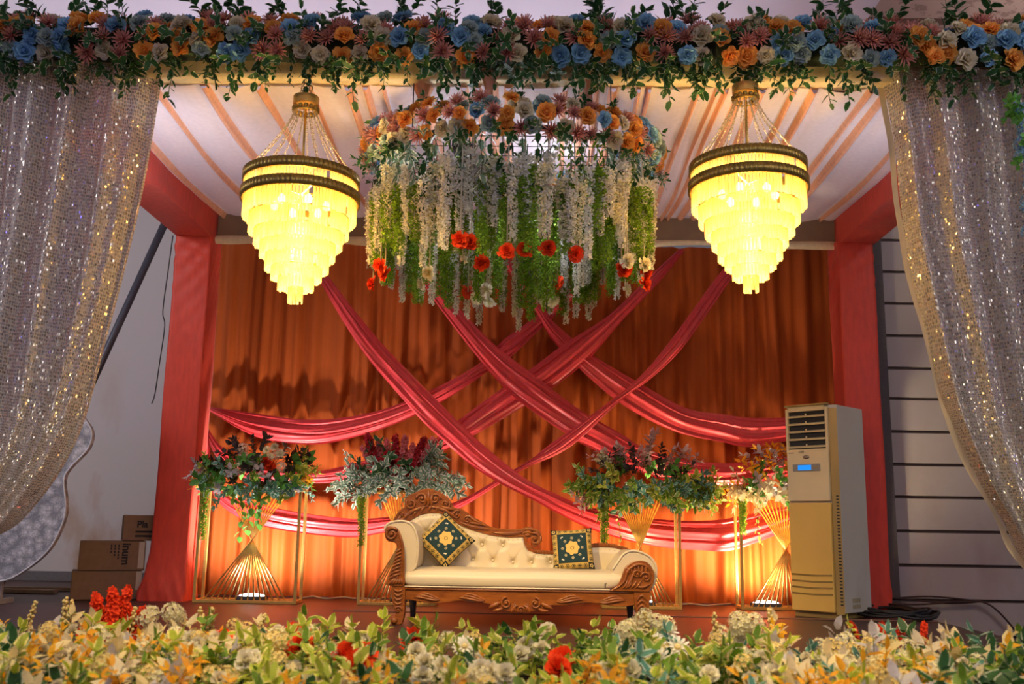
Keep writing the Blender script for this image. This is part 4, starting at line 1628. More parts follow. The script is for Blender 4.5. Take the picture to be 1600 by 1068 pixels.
for pts in ([(-0.95, 0.74), (-0.90, 0.80), (-0.82, 0.845), (-0.74, 0.865)], [(-0.74, 0.865), (-0.64, 0.85), (-0.56, 0.81), (-0.50, 0.76)], [(-0.737, 0.87), (-0.737, 0.93), (-0.737, 0.995)],
            [(-0.77, 0.87), (-0.76, 0.92), (-0.775, 0.97)], [(-0.705, 0.87), (-0.715, 0.92), (-0.70, 0.97)], [(-0.99, 0.66), (-0.98, 0.74), (-0.95, 0.80)], [(-0.65, 0.87), (-0.58, 0.85), (-0.53, 0.84)],
            [(-0.48, 0.745), (-0.40, 0.715), (-0.30, 0.70), (-0.24, 0.69)], [(-0.42, 0.80), (-0.35, 0.755), (-0.27, 0.715)], [(-0.40, 0.74), (-0.34, 0.735), (-0.29, 0.725)],
            [(-0.22, 0.668), (-0.12, 0.662), (-0.02, 0.668), (0.05, 0.69)], [(0.0, 0.69), (0.06, 0.70), (0.12, 0.69), (0.16, 0.65)], [(0.02, 0.665), (0.07, 0.675), (0.10, 0.66)], [(0.04, 0.648), (0.07, 0.655), (0.085, 0.645)],
            [(0.165, 0.65), (0.165, 0.61), (0.135, 0.575)]):
    scroll_leaf(mb, pts, yb, 0.015)
for k in range(7):
    x = -0.92 + 0.062 * k
    z = topz(x)
    scroll_leaf(mb, [(x, z + .016), (x + .012, z + .045), (x + .034, z + .062)], yb, 0.011)
stuff(mb.build('crest_carving', M_WOOD, cr_o))
ro = [(0.045, 0.60), (0.09, 0.568), (0.114, 0.541), (0.167, 0.533), (0.259, 0.531), (0.374, 0.542), (0.481, 0.574), (0.588, 0.594), (0.665, 0.599), (0.772, 0.589), (0.886, 0.55), (0.955, 0.47)]
ri = [(0.93, 0.46), (0.871, 0.528), (0.772, 0.557), (0.665, 0.566), (0.588, 0.562), (0.481, 0.545), (0.374, 0.513), (0.26, 0.502), (0.129, 0.509), (0.066, 0.532), (0.035, 0.58)]
mb = MB()
mb.prism(smooth_outline(ro, 3) + smooth_outline(ri, 3), YB - 0.02, YB + 0.05)
rl = mb.build('back_rail', M_WOOD, sofa, 0.004)
mb = MB()
R = smooth_outline(ro[2:], 10)
for k in range(0, len(R) - 2, 3):
    a, b = R[k], R[k + 1]
    mb.tube([(a[0], yb + .004, a[1] - 0.004), (b[0] + 0.006, yb + .002, b[1] - 0.026)], 0.005, 5)
stuff(mb.build('rope_carving', M_WOOD, rl))


# ------------------------------------------------------------------ embroidered cushions
def cushion_mat():
    M = Mat('embroidered_cushion')
    u, v, _ = M.xyz(M.coord('UV'))
    x, y = u - 0.5, v - 0.5
    ax, ay = x.f('ABSOLUTE'), y.f('ABSOLUTE')
    mx = ax.max(ay)
    gold, teal, dark = (0.55, 0.38, 0.10), (0.006, 0.035, 0.045), (0.012, 0.014, 0.012)
    weave = M.noise(M.scale(M.coord('UV'), (90, 90, 1)), 1.0, 2)

    def flower(px, py, r, n, wob):
        dx, dy = px, py
        d = (dx * dx + dy * dy).f('SQRT')
        an = dy.f('ARCTAN2', dx)
        return d, (an * n).f('COSINE') * wob + r
    # middle flower
    d, rr = flower(x, y, 0.160, 7.0, 0.014)
    mid = d.lt(rr)
    core = d.lt(0.045) * d.gt(0.030)
    # ring of eight small rosettes around it
    ang = y.f('ARCTAN2', x)
    k = (ang * (8 / (2 * PI))).f('ROUND') * (2 * PI / 8)
    cx, cy = k.f('COSINE') * 0.235, k.f('SINE') * 0.235
    d2, r2 = flower(x - cx, y - cy, 0.030, 6.0, 0.009)
    ros = d2.lt(r2) * d2.gt(0.010)
    # white dots by the corners
    d3 = ((ax - 0.255) * (ax - 0.255) + (ay - 0.255) * (ay - 0.255)).f('SQRT')
    d4 = ((ax - 0.225) * (ax - 0.225) + (ay - 0.275) * (ay - 0.275)).f('SQRT')
    dots = d3.lt(0.018).max(d4.lt(0.016))
    field = M.mix(ros, teal, (0.50, 0.42, 0.22))
    field = M.mix(dots, field, (0.75, 0.70, 0.55))
    field = M.mix(mid, field, (0.72, 0.50, 0.14))
    field = M.mix(core, field, (0.25, 0.14, 0.04))
    # border of dark rosettes on gold
    bx = ((u * 7.0).f('FRACT') - 0.5) * (1 / 7.0)
    by = ((v * 7.0).f('FRACT') - 0.5) * (1 / 7.0)
    d5, r5 = flower(bx, by, 0.046, 6.0, 0.008)
    bd = d5.lt(r5) * (d5.gt(0.034) + d5.lt(0.022)).min(1.0)
    corner = ax.min(ay).gt(0.355)
    border = M.mix(bd, gold, (0.035, 0.035, 0.015))
    cd, cr_ = flower(ax - 0.43, ay - 0.43, 0.042, 5.0, 0.010)
    cornerc = M.mix(cd.lt(cr_) * cd.gt(0.018), dark, (0.62, 0.48, 0.18))
    border = M.mix(corner, border, cornerc)
    line = mx.gt(0.335) * mx.lt(0.352)
    col = M.mix(mx.gt(0.345), field, border)
    col = M.mix(line, col, dark)
    col = M.mix(mx.gt(0.488), col, dark)
    return M.done(M.bsdf(col, 0.85, Normal=M.bump(weave, 0.2, 0.002)))


M_CUSH = cushion_mat()


def cushion(label, c, size, spin, lean, yaw):
    mb = MB()

    def side(s):
        def fn(u, v):
            a, b = 2 * u - 1, 2 * v - 1
            h = (max(0, 1 - a ** 4) * max(0, 1 - b ** 4)) ** 0.55
            pin = 1 - 0.07 * (1 - abs(a) ** 2) * abs(b) ** 6
            pin2 = 1 - 0.07 * (1 - abs(b) ** 2) * abs(a) ** 6
            return (a * size / 2 * pin2, -s * (0.003 + 0.062 * h), b * size / 2 * pin)
        return fn
    mb.grid(side(1), 26, 26)
    mb.grid(lambda u, v: side(-1)(1 - u, v), 26, 26)
    o = mb.build('cushion', M_CUSH)
    o.location = c
    o.rotation_euler = (Matrix.Rotation(rad(yaw), 3, 'Z') @ Matrix.Rotation(rad(-lean), 3, 'X') @ Matrix.Rotation(rad(spin), 3, 'Y')).to_euler()
    return tag(o, label, 'cushion', 'embroidered cushions on the sofa')


cushion('dark teal flowered cushion standing on its corner against the tall end of the sofa', (-0.580, 7.95, 0.600), 0.335, 45, 16, 8)
cushion('dark teal flowered cushion sitting upright at the low end of the sofa', (0.415, 7.93, 0.545), 0.325, -5, 14, -4)

# ------------------------------------------------------------------ floor standing air conditioner
ac = thing('air_conditioner', 'cream floor standing air conditioner with a blue display', 'air conditioner', (2.33, 8.82, 0), rad(-45))
M_ACW = plain('cream_plastic', (0.76, 0.64, 0.38), 0.35, 0, 0.03, 6)
M_ACY = plain('warm_lit_gloss_plastic', (0.78, 0.53, 0.14), 0.18, 0, 0.04, 3)  # cream plastic with the yellow of warm light put into its colour
M_ACS = wall_mat('off_white_painted_sheet', (0.58, 0.56, 0.52), (0.42, 0.38, 0.30), 0.6)
M_ACE = plain('dark_gold_plastic', (0.40, 0.27, 0.08), 0.35, 0, 0.05, 4)  # darker gold than the front panels
W, D, H = 0.40, 0.46, 1.80
mb = MB()
b = 0.06
foot = [(0.0, 0.03), (0.0, D + b), (W + b, D + b), (W + b, b), (W, 0.03)]
n = len(foot)
for z in (0.05, H - 0.012):
    for p in foot:
        mb.v.append((p[0], p[1], z))
for i in range(n):
    j = (i + 1) % n
    mb.face((j, i, n + i, n + j), None, False)
mb.face([n + i for i in reversed(range(n))], None, False)
mb.face(list(range(n)), None, False)
mb.build('cabinet', M_ACS, ac, 0.006)
mb = MB()
mb.box((W / 2 + .01, 0.27, 0.025), (W + 0.02, 0.44, 0.05))
mb.build('base', M_ACE, ac, 0.005)
# upper front
mb = MB()
mb.box((W / 2, 0.015, 1.185), (W - 0.006, 0.036, 0.43))
mb.build('front_panel', M_ACW, ac, 0.006)
mb = MB()
mb.box((W / 2, 0.015, 0.505), (W - 0.006, 0.040, 0.90))
low_p = mb.build('front_panel', M_ACY, ac, 0.008)
low_p['label'] = 'glossy cream lower front panel, warm light in its colour'
for k in range(4):
    mb = MB()
    z = 0.20 + 0.052 * k
    for s in (-1, 1):
        mb.tube([(0.012, -0.006, z + 0.004 * s), (W * .5, -0.007, z - 0.006 + .004 * s), (W - 0.012, -0.006, z + 0.004 * s)], 0.0035, 5)
    mb.build('panel_groove', M_ACE, low_p)
mb = MB()
mb.box((0.012, 0.015, 1.58), (0.024, 0.034, 0.38))
mb.box((W - 0.012, 0.015, 1.58), (0.024, 0.034, 0.38))
mb.box((W / 2, 0.015, 1.765), (W - .05, 0.034, 0.045))
mb.box((W / 2, 0.015, 1.405), (W - .05, 0.034, 0.02))
mb.build('outlet_frame', M_ACW, ac, 0.004)
mb = MB()
mb.box((W / 2, 0.026, 1.58), (W - .05, 0.01, 0.35))
mb.build('outlet_recess', M_BLACK, ac)
for k in range(5):
    mb = MB()
    z = 1.435 + 0.066 * k
    mb.box((W / 2, 0.006, z), (W - .052, 0.030, 0.012), Matrix.Rotation(rad(20), 3, 'X'))
    mb.box((W / 2, -0.004, z + .012), (0.012, 0.008, 0.02))
    mb.build('louver', M_ACW, ac)
mb = MB()
mb.box((W / 2, 0.012, H - 0.004), (W + .01, 0.05, 0.016))
mb.build('top_cap', M_ACE, ac, 0.004)
mb = MB()
mb.box((0.19, -0.005, 1.255), (0.26, 0.012, 0.062))
disp = mb.build('display_bezel', plain('grey_display_frame', (0.30, 0.28, 0.25), 0.4), ac, 0.004)
Mx = Mat('lit_blue_display')
em = Mx.new('ShaderNodeEmission')
em.inputs[0].default_value = (0.02, 0.28, 0.9, 1)
em.inputs[1].default_value = 1.1
mb = MB()
mb.box((0.175, -0.0115, 1.255), (0.125, 0.003, 0.044))
mb.build('screen', Mx.done(em), disp)
mb = MB()
for k in range(3):
    mb.box((0.265 + .018 * k, -0.0115, 1.255), (0.010, 0.003, 0.020))
mb.build('keys', M_ACE, disp)
mb = MB()
mb.lathe([(0.0, 0.004), (0.03, 0.003), (0.033, 0.0)], 20)
o = mb.build('badge', plain('chrome_badge', (0.5, 0.48, 0.42), 0.25, 0.9), ac)
o.location = (0.19, -0.003, 1.345)
o.rotation_euler = (rad(90), 0, 0)
o.scale = (1, 0.5, 1)
mb = MB()
mb.box((0.045, -0.004, 1.385), (0.055, 0.002, 0.010))
mb.box((0.145, -0.004, 1.392), (0.05, 0.002, 0.022))
mb.build('sticker', plain('grey_print', (0.42, 0.35, 0.2), 0.5), ac)
# slotted corner strip between the front and the side
ez = Vector((b, b - 0.03, 0)).normalized()
mb = MB()
rotc = Matrix.Rotation(math.atan2(b - 0.03, b), 3, 'Z')
mb.box((W + b / 2, 0.03 + (b - .03) / 2 - 0.006, 0.90), (math.hypot(b, b - .03), 0.012, 1.72), rotc)
edge = mb.build('corner_strip', M_ACE, ac, 0.002)
mb = MB()
for k in range(34):
    mb.box((W + b * .72, 0.03 + (b - .03) * .72 - 0.013, 0.12 + 0.027 * k), (0.022, 0.004, 0.012), rotc)
stuff(mb.build('side_slots', M_BLACK, edge))
mb = MB()
for k in range(4):
    for j in range(2):
        mb.box((W + b + 0.001, 0.20 + .035 * k, 0.10 + .05 * j), (0.004, 0.026, 0.034))
mb.build('cable_plate', plain('beige_plate', (0.36, 0.31, 0.2), 0.6), ac)

# ------------------------------------------------------------------ cardboard boxes
def text_part(s, parent, loc, rot, size, mat=None, name='printed_text'):
    c = bpy.data.curves.new(name, 'FONT')
    c.body = s
    c.size = size
    c.extrude = 0.0008
    c.offset = 0.003 * size / 0.1
    c.materials.append(mat or M_INK)
    o = bpy.data.objects.new(name, c)
    COL.objects.link(o)
    o.parent = parent
    o.location = loc
    o.rotation_euler = rot
    me = bpy.data.meshes.new_from_object(o)
    m = bpy.data.objects.new(name, me)
    COL.objects.link(m)
    m.parent, m.location, m.rotation_euler = parent, loc, rot
    bpy.data.objects.remove(o)
    return m


def carton(label, x, y, z, w, d, h, rz):
    t = thing('cardboard_box', label, 'box', (x, y, z), rz, 'cardboard boxes stacked by the red post')
    mb = MB()
    mb.box((w / 2, d / 2, h / 2), (w, d, h - 0.004))
    mb.build('box_body', M_CARD, t, 0.006)
    for s in (0, 1):
        mb = MB()
        mb.box((w / 2, d / 4 + s * d / 2, h - 0.0005), (w - .01, d / 2 - 0.004, 0.005))
        mb.build('flap', M_CARD, t)
    return t


RB = rad(24)
t1 = carton('large plain cardboard box standing on the floor, lowest of its stack', -4.06, 9.18, 0.002, 0.60, 0.42, 0.255, RB)
mb = MB()
mb.box((0.575, -0.001, 0.17), (0.05, 0.004, 0.165))
mb.build('packing_tape', M_TAPE, t1)
t2 = carton('cardboard box printed inum lying sideways, middle of its stack', -4.02, 9.20, 0.262, 0.57, 0.40, 0.265, RB)
mb = MB()
mb.box((0.535, -0.001, 0.14), (0.05, 0.004, 0.24))
mb.build('packing_tape', M_TAPE, t2)
text_part('inum', t2, (0.37, -0.004, 0.25), (rad(90), rad(90), 0), 0.10)
for k in range(3):
    mb = MB()
    for j in range(5 - k):
        mb.box((0.335 - .032 * k, -0.001, 0.225 - 0.028 * j), (0.012, 0.003, 0.020))
    stuff(mb.build('print_line', M_INK, t2))
t3 = carton('smaller cardboard box printed Pla, topmost of its stack', -3.70, 9.36, 0.532, 0.42, 0.34, 0.235, RB)
text_part('Pla', t3, (0.118, -0.004, 0.125), (rad(90), 0, 0), 0.085)
for k in range(2):
    mb = MB()
    mb.box((0.20, -0.003, 0.085 - 0.04 * k), (0.18, 0.002, 0.018))
    mb.build('print_line', M_INK, t3)

# ------------------------------------------------------------------ white lace panel
half = [(-4.90, 0.13), (-4.404, 0.192), (-4.221, 0.274), (-4.02, 0.453), (-3.921, 0.669), (-3.904, 0.831), (-3.942, 1.049), (-3.897, 1.159), (-3.756, 1.327), (-3.743, 1.482), (-3.842, 1.632), (-3.80, 1.80), (-3.87, 1.98), (-4.05, 2.10), (-4.25, 2.16), (-4.42, 2.32), (-4.65, 2.40), (-4.90, 2.43)]
pts = smooth_outline(half, 4)
full = pts + [(-9.80 - p[0], p[1]) for p in reversed(pts[1:-1])]
t = thing('lace_panel', 'white lace covered photo panel with a wavy outline standing behind the sequin curtain', 'panel', (0, 8.6, 0))
mb = MB()
mb.prism(full, 0.0, 0.06)
mb.build('panel_board', M_LACE, t, 0.004)
mb = MB()
mb.tube([(p[0], -0.004, p[1]) for p in full], 0.008, 5, closed=True)
mb.build('piped_edge', plain('white_piping', (0.62, 0.61, 0.63), 0.6), t)
for x in (-4.45, -5.35):
    mb = MB()
    mb.box((x, 0.09, 0.30), (0.05, 0.04, 0.60))
    mb.box((x, 0.10, 0.02), (0.06, 0.40, 0.04))
    mb.build('leg', plain('white_wood_leg', (0.5, 0.49, 0.5), 0.6), t)

# slanting prop, planks, cables
mb = MB()
mb.tube([(-3.66, 9.78, 3.86), (-5.04, 9.78, 0.03)], 0.040, 8)
tag(mb.build('slanting_prop', M_DARKMETAL), 'dark grey metal prop leaning from the red beam down behind the curtain', 'pole')
for k, (x, y, rz, L) in enumerate(((-4.9, 10.35, 0.12, 1.3), (-5.1, 10.0, -0.06, 1.1))):
    mb = MB()
    mb.box((0, 0, 0.02), (L, 0.10, 0.035))
    o = mb.build('wooden_plank', plain('bare_plank', (0.30, 0.22, 0.13), 0.8), None, 0.003)
    o.location = (x, y, 0.003)
    o.rotation_euler = (0, 0, rz)
    tag(o, ('bare wooden plank lying on the floor beyond the lace panel, nearer the wall', 'bare wooden plank lying on the floor just behind the foot of the lace panel')[k], 'plank', 'planks on the floor behind the lace panel')
g = random.Random(77)
mb = MB()
path = []
for k in range(150):
    a = k * 0.26
    path.append((3.20 + 0.30 * cos(a) * (1 + .08 * sin(k * .37)) + .06 * sin(k * .11), 8.95 + 0.40 * sin(a) + .05 * sin(k * .23), 0.025 + 0.045 * (k / 150) + 0.012 * sin(k * 0.9)))
mb.tube(path, 0.013, 6)
tag(mb.build('cable_coil', M_BLACK), 'coil of thick black cable lying on the floor beside the air conditioner', 'cable')
for k in range(3):
    mb = MB()
    z = lambda x, k=k: 0.075 + .02 * sin(x * 5 + k * 2.1) - .02 * k
    P = [(3.60 + 0.10 * i, 10.33 - .01 * k, z(3.6 + .1 * i) if i < 10 else z(4.6) - 0.045 * (i - 10) ** 1.6) for i in range(15)]
    mb.tube(smooth_outline(P, 3), 0.009, 5)
    tag(mb.build('brown_wire', plain('brown_wire', (0.05, 0.018, 0.012), 0.6)), ('uppermost', 'middle', 'lowest')[k] + ' of the three thin brown wires along the foot of the grey boarded wall', 'wire', 'brown wires along the boarded wall')
mb = MB()
P = [(-3.425, 9.28, 3.45), (-3.44, 9.27, 3.1), (-3.46, 9.27, 2.7), (-3.43, 9.27, 2.55), (-3.45, 9.27, 2.2), (-3.47, 9.27, 1.9), (-3.49, 9.26, 1.80)]
mb.tube(smooth_outline(P, 5), 0.006, 5)
tag(mb.build('hanging_wire', M_BLACK), 'thin black wire hanging down the outer side of the red post by the boxes', 'wire')
for k, (x0, x1, y) in enumerate(((-2.1, -1.3, 9.75), (0.95, 2.0, 9.7), (-0.6, 0.6, 9.8))):
    mb = MB()
    P = [(x0 + (x1 - x0) * i / 8, y + .10 * sin(i * 1.7 + k), 0.012 + .018 * abs(sin(i * 1.3 + k))) for i in range(9)]
    mb.tube(smooth_outline(P, 6), 0.008, 5)
    tag(mb.build('floor_wire', plain('grey_flex', (0.32, 0.26, 0.22), 0.6)), ('pale wire on the floor between the first two flower stands', 'pale wire on the floor between the last two flower stands', 'pale wire on the floor behind the sofa')[k], 'wire')


# ------------------------------------------------------------------ gold hourglass stands, their lamps and arrangements
def stand(label, x0, x1, y0, y1, h=1.03, pinch=0.55, rods=14):
    t = thing('hourglass_flower_stand', label, 'flower stand', ((x0 + x1) / 2, (y0 + y1) / 2, 0.003), 0, 'gold hourglass stands along the backdrop')
    w, d, s = (x1 - x0) / 2, (y1 - y0) / 2, 0.026
    for sx in (-1, 1):
        for sy in (-1, 1):
            mb = MB()
            mb.box((sx * w, sy * d, h / 2), (s, s, h))
            mb.build('post', M_GOLD, t, 0.002)
    for z in (s / 2, h - s / 2):
        for sy in (-1, 1):
            mb = MB()
            mb.box((0, sy * d, z), (2 * w - s, s, s))
            mb.build('bar', M_GOLD, t, 0.002)
        for sx in (-1, 1):
            mb = MB()
            mb.box((sx * w, 0, z), (s, 2 * d - s, s))
            mb.build('bar', M_GOLD, t, 0.002)
    mb = MB()
    mb.box((0, 0, h - 0.004), (2 * w, 2 * d, 0.006))
    mb.build('top_plate', M_GOLD, t)
    rw = w * 0.83
    for k in range(rods):
        f = k / (rods - 1) * 2 - 1
        mb = MB()
        p, q = Vector((f * rw, -d, 0.015)), Vector((-f * rw * 0.80, d, h - 0.01))
        m = Vector((0, 0.02 * f, pinch))
        mb.tube([p, m, q], 0.0075, 6)
        mb.build('rod', M_GOLD, t)
    return t


stand('gold hourglass flower stand nearest the cardboard boxes', -2.93, -2.02, 9.18, 9.42)
stand('gold hourglass flower stand partly hidden by the tall end of the sofa', -1.46, -0.77, 9.25, 9.50)
stand('gold hourglass flower stand partly hidden by the low end of the sofa', 0.755, 1.455, 9.32, 9.56)
stand('gold hourglass flower stand partly hidden by the air conditioner', 2.04, 2.92, 9.44, 9.68)


def floodlamp(label, x, y, e, color, tx=0.0):
    t = thing('floor_floodlight', label, 'floodlight', (x, y, 0.003), 0, 'floodlights lighting up the backdrop')
    mb = MB()
    mb.box((0, 0, 0.035), (0.26, 0.16, 0.045))
    mb.build('housing', M_DARKMETAL, t, 0.006)
    mb = MB()
    mb.ball((0, 0, 0), 1.0, 20, 10)
    o = mb.build('lens', M_LENS, t)
    o.location = (0, 0, 0.058)
    o.scale = (0.12, 0.07, 0.022)
    mb = MB()
    for s in (-1, 1):
        mb.box((s * 0.136, 0, 0.03), (0.006, 0.03, 0.06))
    mb.box((0, 0, 0.004), (0.28, 0.05, 0.008))
    mb.build('bracket', M_DARKMETAL, t)
    light('floodlight_beam', 'SPOT', (x, y + 0.02, 0.13), e, color, 0.05, (x + tx, y + 0.45, 1.0), 150, 0.7)


floodlamp('small white floodlight glowing on the floor inside the flower stand by the boxes', -2.44, 9.30, 260, (1.0, 0.90, 0.82))
floodlamp('small floodlight on the floor behind the tall end of the sofa', -1.05, 9.36, 165, (1.0, 0.86, 0.72))
floodlamp('small floodlight on the floor behind the low end of the sofa', 1.10, 9.42, 140, (1.0, 0.74, 0.42))
floodlamp('small floodlight on the floor inside the flower stand by the air conditioner', 2.27, 9.52, 260, (1.0, 0.84, 0.55))


def spray(parent, kind, p, d, s, g):
    return put('leaf_spray', SPRIG[kind][g.randrange(4)], parent, p, facing(d, g.uniform(0, 6)), s)


def upright(parent, kind, p, d, s, g):
    return put('blossom_spray', SPIKE[kind][g.randrange(V)], parent, p, facing(d, g.uniform(0, 6)), s)


def flower(parent, nm, me, p, d, s, g):
    return put(nm, me[g.randrange(V)], parent, p, facing(d, g.uniform(0, 6)), s)


def dome(g, zmin=-0.3, zmax=1.0):
    a = g.uniform(0, 2 * PI)
    z = g.uniform(zmin, zmax)
    r = math.sqrt(max(0, 1 - z * z))
    return Vector((r * cos(a), r * sin(a), z))


def front_fill(t, g, kinds, n, hx, z0=0.0, s0=.22, s1=.30):
    """Sprays that spill over the front edge of the stand."""
    for k in range(n):
        x = -hx + 2 * hx * (k + g.random()) / n
        spray(t, kinds[k % len(kinds)], (x * .75, -.10 + g.uniform(-.04, .06), z0 + g.uniform(.0, .12)), (x * 1.1 + g.uniform(-.3, .3), -.9, g.uniform(-.55, .45)), g.uniform(s0, s1), g)


def arrangement(label, x, y, base=1.035):
    t = thing('flower_arrangement', label, 'flowers', (x, y, base), 0, 'flower arrangements on the gold stands')
    mb = MB()
    mb.lathe([(0.0, 0.0), (0.07, 0.0), (0.075, 0.03), (0.06, 0.06), (0.0, 0.075)], 18)
    mb.build('foam_base', plain('green_floral_foam', (0.03, 0.06, 0.02), 0.9), t)
    return t


def fill(t, g, kind, n, rx, ry, rz, z0, zmin, zmax, s0, s1, front=0.0):
    """N leaf sprays that leave a flattened dome of half-axes RX, RY, RZ."""
    for _ in range(n):
        d = dome(g, zmin, zmax)
        if d.y > 0.3 and g.random() < .6:
            d.y = -d.y
        p = Vector((d.x * rx * .62, d.y * ry * .5, z0 + d.z * rz * .5))
        dd = Vector((d.x * 1.3, d.y * 0.8 - front, d.z * 0.8 + g.uniform(-.25, .25)))
        spray(t, kind, p, dd, g.uniform(s0, s1), g)


# 1: by the boxes
g = random.Random(301)
t = arrangement('flower arrangement with white blossoms and amber leaves on the stand by the boxes', -2.46, 9.30)
fill(t, g, 'burgundy', 16, .42, .25, .30, .12, .15, 1, .22, .36)
fill(t, g, 'plain', 12, .50, .25, .22, .08, -.1, .6, .2, .32)
fill(t, g, 'lime', 8, .55, .25, .2, .10, -.1, .6, .2, .30)
fill(t, g, 'blue', 14, .55, .25, .16, .03, -.5, .2, .2, .30, .3)
front_fill(t, g, ('plain', 'blue', 'green', 'silver'), 22, .50)
front_fill(t, g, ('plain', 'burgundy', 'green', 'burgundy'), 16, .36, .12, .2, .28)
for k in range(7):
    s = 1 if k < 4 else -1
    spray(t, 'amber', (s * .33 + .04 * g.uniform(-1, 1), -.08, .03 + .04 * g.random()), (s, -.3, g.uniform(-.2, .5)), .22, g)
for k in range(8):
    spray(t, 'lime' if k % 2 else 'plain', (.26 + .05 * g.random(), -.05, .10 + .05 * g.random()), (1, g.uniform(-.6, .2), g.uniform(.1, .8)), .30, g)
for k in range(3):
    spray(t, 'silver', (-.36, -.05, .12), (-1, -.2, .35 - .1 * k), .28, g)
for k in range(7):
    flower(t, 'blossom_cluster', CLUSTER['snow'], (g.uniform(-.12, .26), -.16 + g.uniform(-.04, .04), g.uniform(.12, .36)), (g.uniform(-.4, .4), -1, .4), .055, g)
for (x, z) in ((-.02, .17), (.02, .21), (.13, .33), (.20, .36), (.25, .30), (.06, .26), (.16, .27)):
    flower(t, 'rose', ROSE['white'], (x, -.20, z), (g.uniform(-.3, .3), -1, .4), .040, g)
flower(t, 'carnation', CARN['red'], (.13, -.21, .22), (.1, -1, .3), .070, g)
o = flower(t, 'carnation', CARN['red'], (.17, -.20, .18), (.3, -1, .1), .055, g)
for k in range(5):
    spray(t, 'blue', (.02 + .06 * k, -.20, .02), (.1 * k - .1, -.8, -.6), .18, g)
for k in range(3):
    put('leaf_strand', leafstrand_mesh('leaf_strand', L_PLAIN, 310 + k, .48 - .06 * k, 11, .075, .75), t, (-.08 + .07 * k, -.16, .02))
put('fern_strand', FERN[0], t, (-.43, -.13, 0.0), None, (.75, .75, .60))

# 2: behind the tall end of the sofa
g = random.Random(302)
t = arrangement('pink and crimson flower arrangement over variegated leaves behind the sofa\'s tall end', -1.15, 9.38)
fill(t, g, 'grey', 46, .58, .26, .30, .06, -.4, .5, .22, .34, .25)
fill(t, g, 'dark', 14, .36, .22, .30, .12, .1, 1, .22, .32)
for k in range(9):
    spray(t, 'grey', (.16 + .04 * g.random(), -.08, .14 + .06 * g.random()), (.75, -.2, g.uniform(.35, 1.0)), .34, g)
front_fill(t, g, ('grey',), 20, .52)
for k in range(9):
    upright(t, ('rosy', 'crimson', 'rosy')[k % 3], (-.20 + .045 * k, -.06, .12), (-.5 + .12 * k, -.15, 1), g.uniform(.30, .42), g)
for k in range(5):
    upright(t, ('rosy', 'crimson')[k % 2], (-.22, -.10, .08), (-1, -.3, .25 + .12 * k), .26, g)
for (x, z) in ((-.08, .30), (-.14, .24), (-.03, .24), (.12, .22), (.10, .15)):
    flower(t, 'carnation', CARN['crimson'], (x, -.20, z), (0, -1, .3), .055, g)
flower(t, 'carnation', CARN['rosy'], (0.02, -.24, .13), (0, -1, .2), .06, g)
flower(t, 'carnation', CARN['rosy'], (-.03, -.23, .11), (-.3, -1, 0), .05, g)
put('fern_strand', FERN[1], t, (-.31, -.15, -.02), None, (.7, .7, .62))
put('leaf_strand', leafstrand_mesh('leaf_strand', L_GREY, 320, .34, 12, .05), t, (.06, -.15, .0))

# 3: behind the low end of the sofa
g = random.Random(303)
t = arrangement('wide green leaf arrangement topped with blush sprays behind the sofa\'s low end', 1.15, 9.44)
fill(t, g, 'blue', 26, .66, .26, .22, .02, -.6, .2, .22, .32, .3)
fill(t, g, 'green', 26, .68, .26, .22, .03, -.6, .3, .22, .34, .3)
fill(t, g, 'burgundy', 22, .42, .22, .26, .10, .2, .9, .2, .30)
fill(t, g, 'plain', 8, .5, .2, .2, .12, .1, .5, .2, .3)
front_fill(t, g, ('blue', 'green', 'lime', 'blue', 'green'), 52, .62, -.02)
for k in range(22):
    x = g.uniform(-.32, .42)
    spray(t, 'blush', (x, -.08, .18), (x * 1.3 + g.uniform(-.3, .3), -.25, g.uniform(.5, 1.2)), g.uniform(.22, .32), g)
for k in range(3):
    spray(t, 'blush', (.02, -.05, .26), (.08 * k - .03, -.1, 1), .34, g)
for k in range(3):
    upright(t, 'white', (-.24, -.1, .18), (-.7, -.2, .8 - .2 * k), .28, g)
for k in range(9):
    spray(t, 'lime', (.40 + .05 * g.random(), -.12, .02), (1, -.4, g.uniform(-.7, .3)), .30, g)
    spray(t, 'green', (-.40 - .05 * g.random(), -.12, .06), (-1, -.4, g.uniform(-.5, .5)), .30, g)
for k in range(4):
    spray(t, 'blush', (-.42, -.1, .0), (-1, -.3, -.35 - .1 * k), .28, g)
put('fern_strand', FERN[2], t, (-.375, -.155, .02), None, (.8, .8, .75))
put('leaf_strand', leafstrand_mesh('leaf_strand', L_LIME, 330, .42, 12, .045), t, (-.24, -.14, .0))

# 4: by the air conditioner
g = random.Random(304)
t = arrangement('flower arrangement of amber and white leaves on the stand by the air conditioner', 2.48, 9.56)
fill(t, g, 'amber', 24, .46, .22, .36, .12, .1, 1, .2, .32, .15)
fill(t, g, 'plain', 12, .45, .22, .22, .08, -.2, .6, .2, .28, .2)
fill(t, g, 'cream', 24, .52, .25, .2, .03, -.6, .3, .2, .28, .35)
front_fill(t, g, ('cream', 'plain', 'cream', 'silver'), 24, .50)
for k in range(10):
    spray(t, 'cream' if k % 3 else 'amber', (-.33, -.1, .06), (-1, -.4, g.uniform(-.4, .5)), .26, g)
for k in range(6):
    spray(t, 'silver', (-.2 + .05 * k, -.1, .20), (-.5 + .1 * k, -.2, 1), .28, g)
for k in range(5):
    flower(t, 'rose', ROSE['white'], (-.30 + .10 * k, -.20, .02 + .03 * (k % 2)), (0, -1, .1), .045, g)
put('fern_strand', FERN[0], t, (-.42, -.14, -.02), None, (.75, .75, .42))
put('leaf_strand', leafstrand_mesh('leaf_strand', L_LIME, 340, .42, 14, .05), t, (-.28, -.16, -.02))

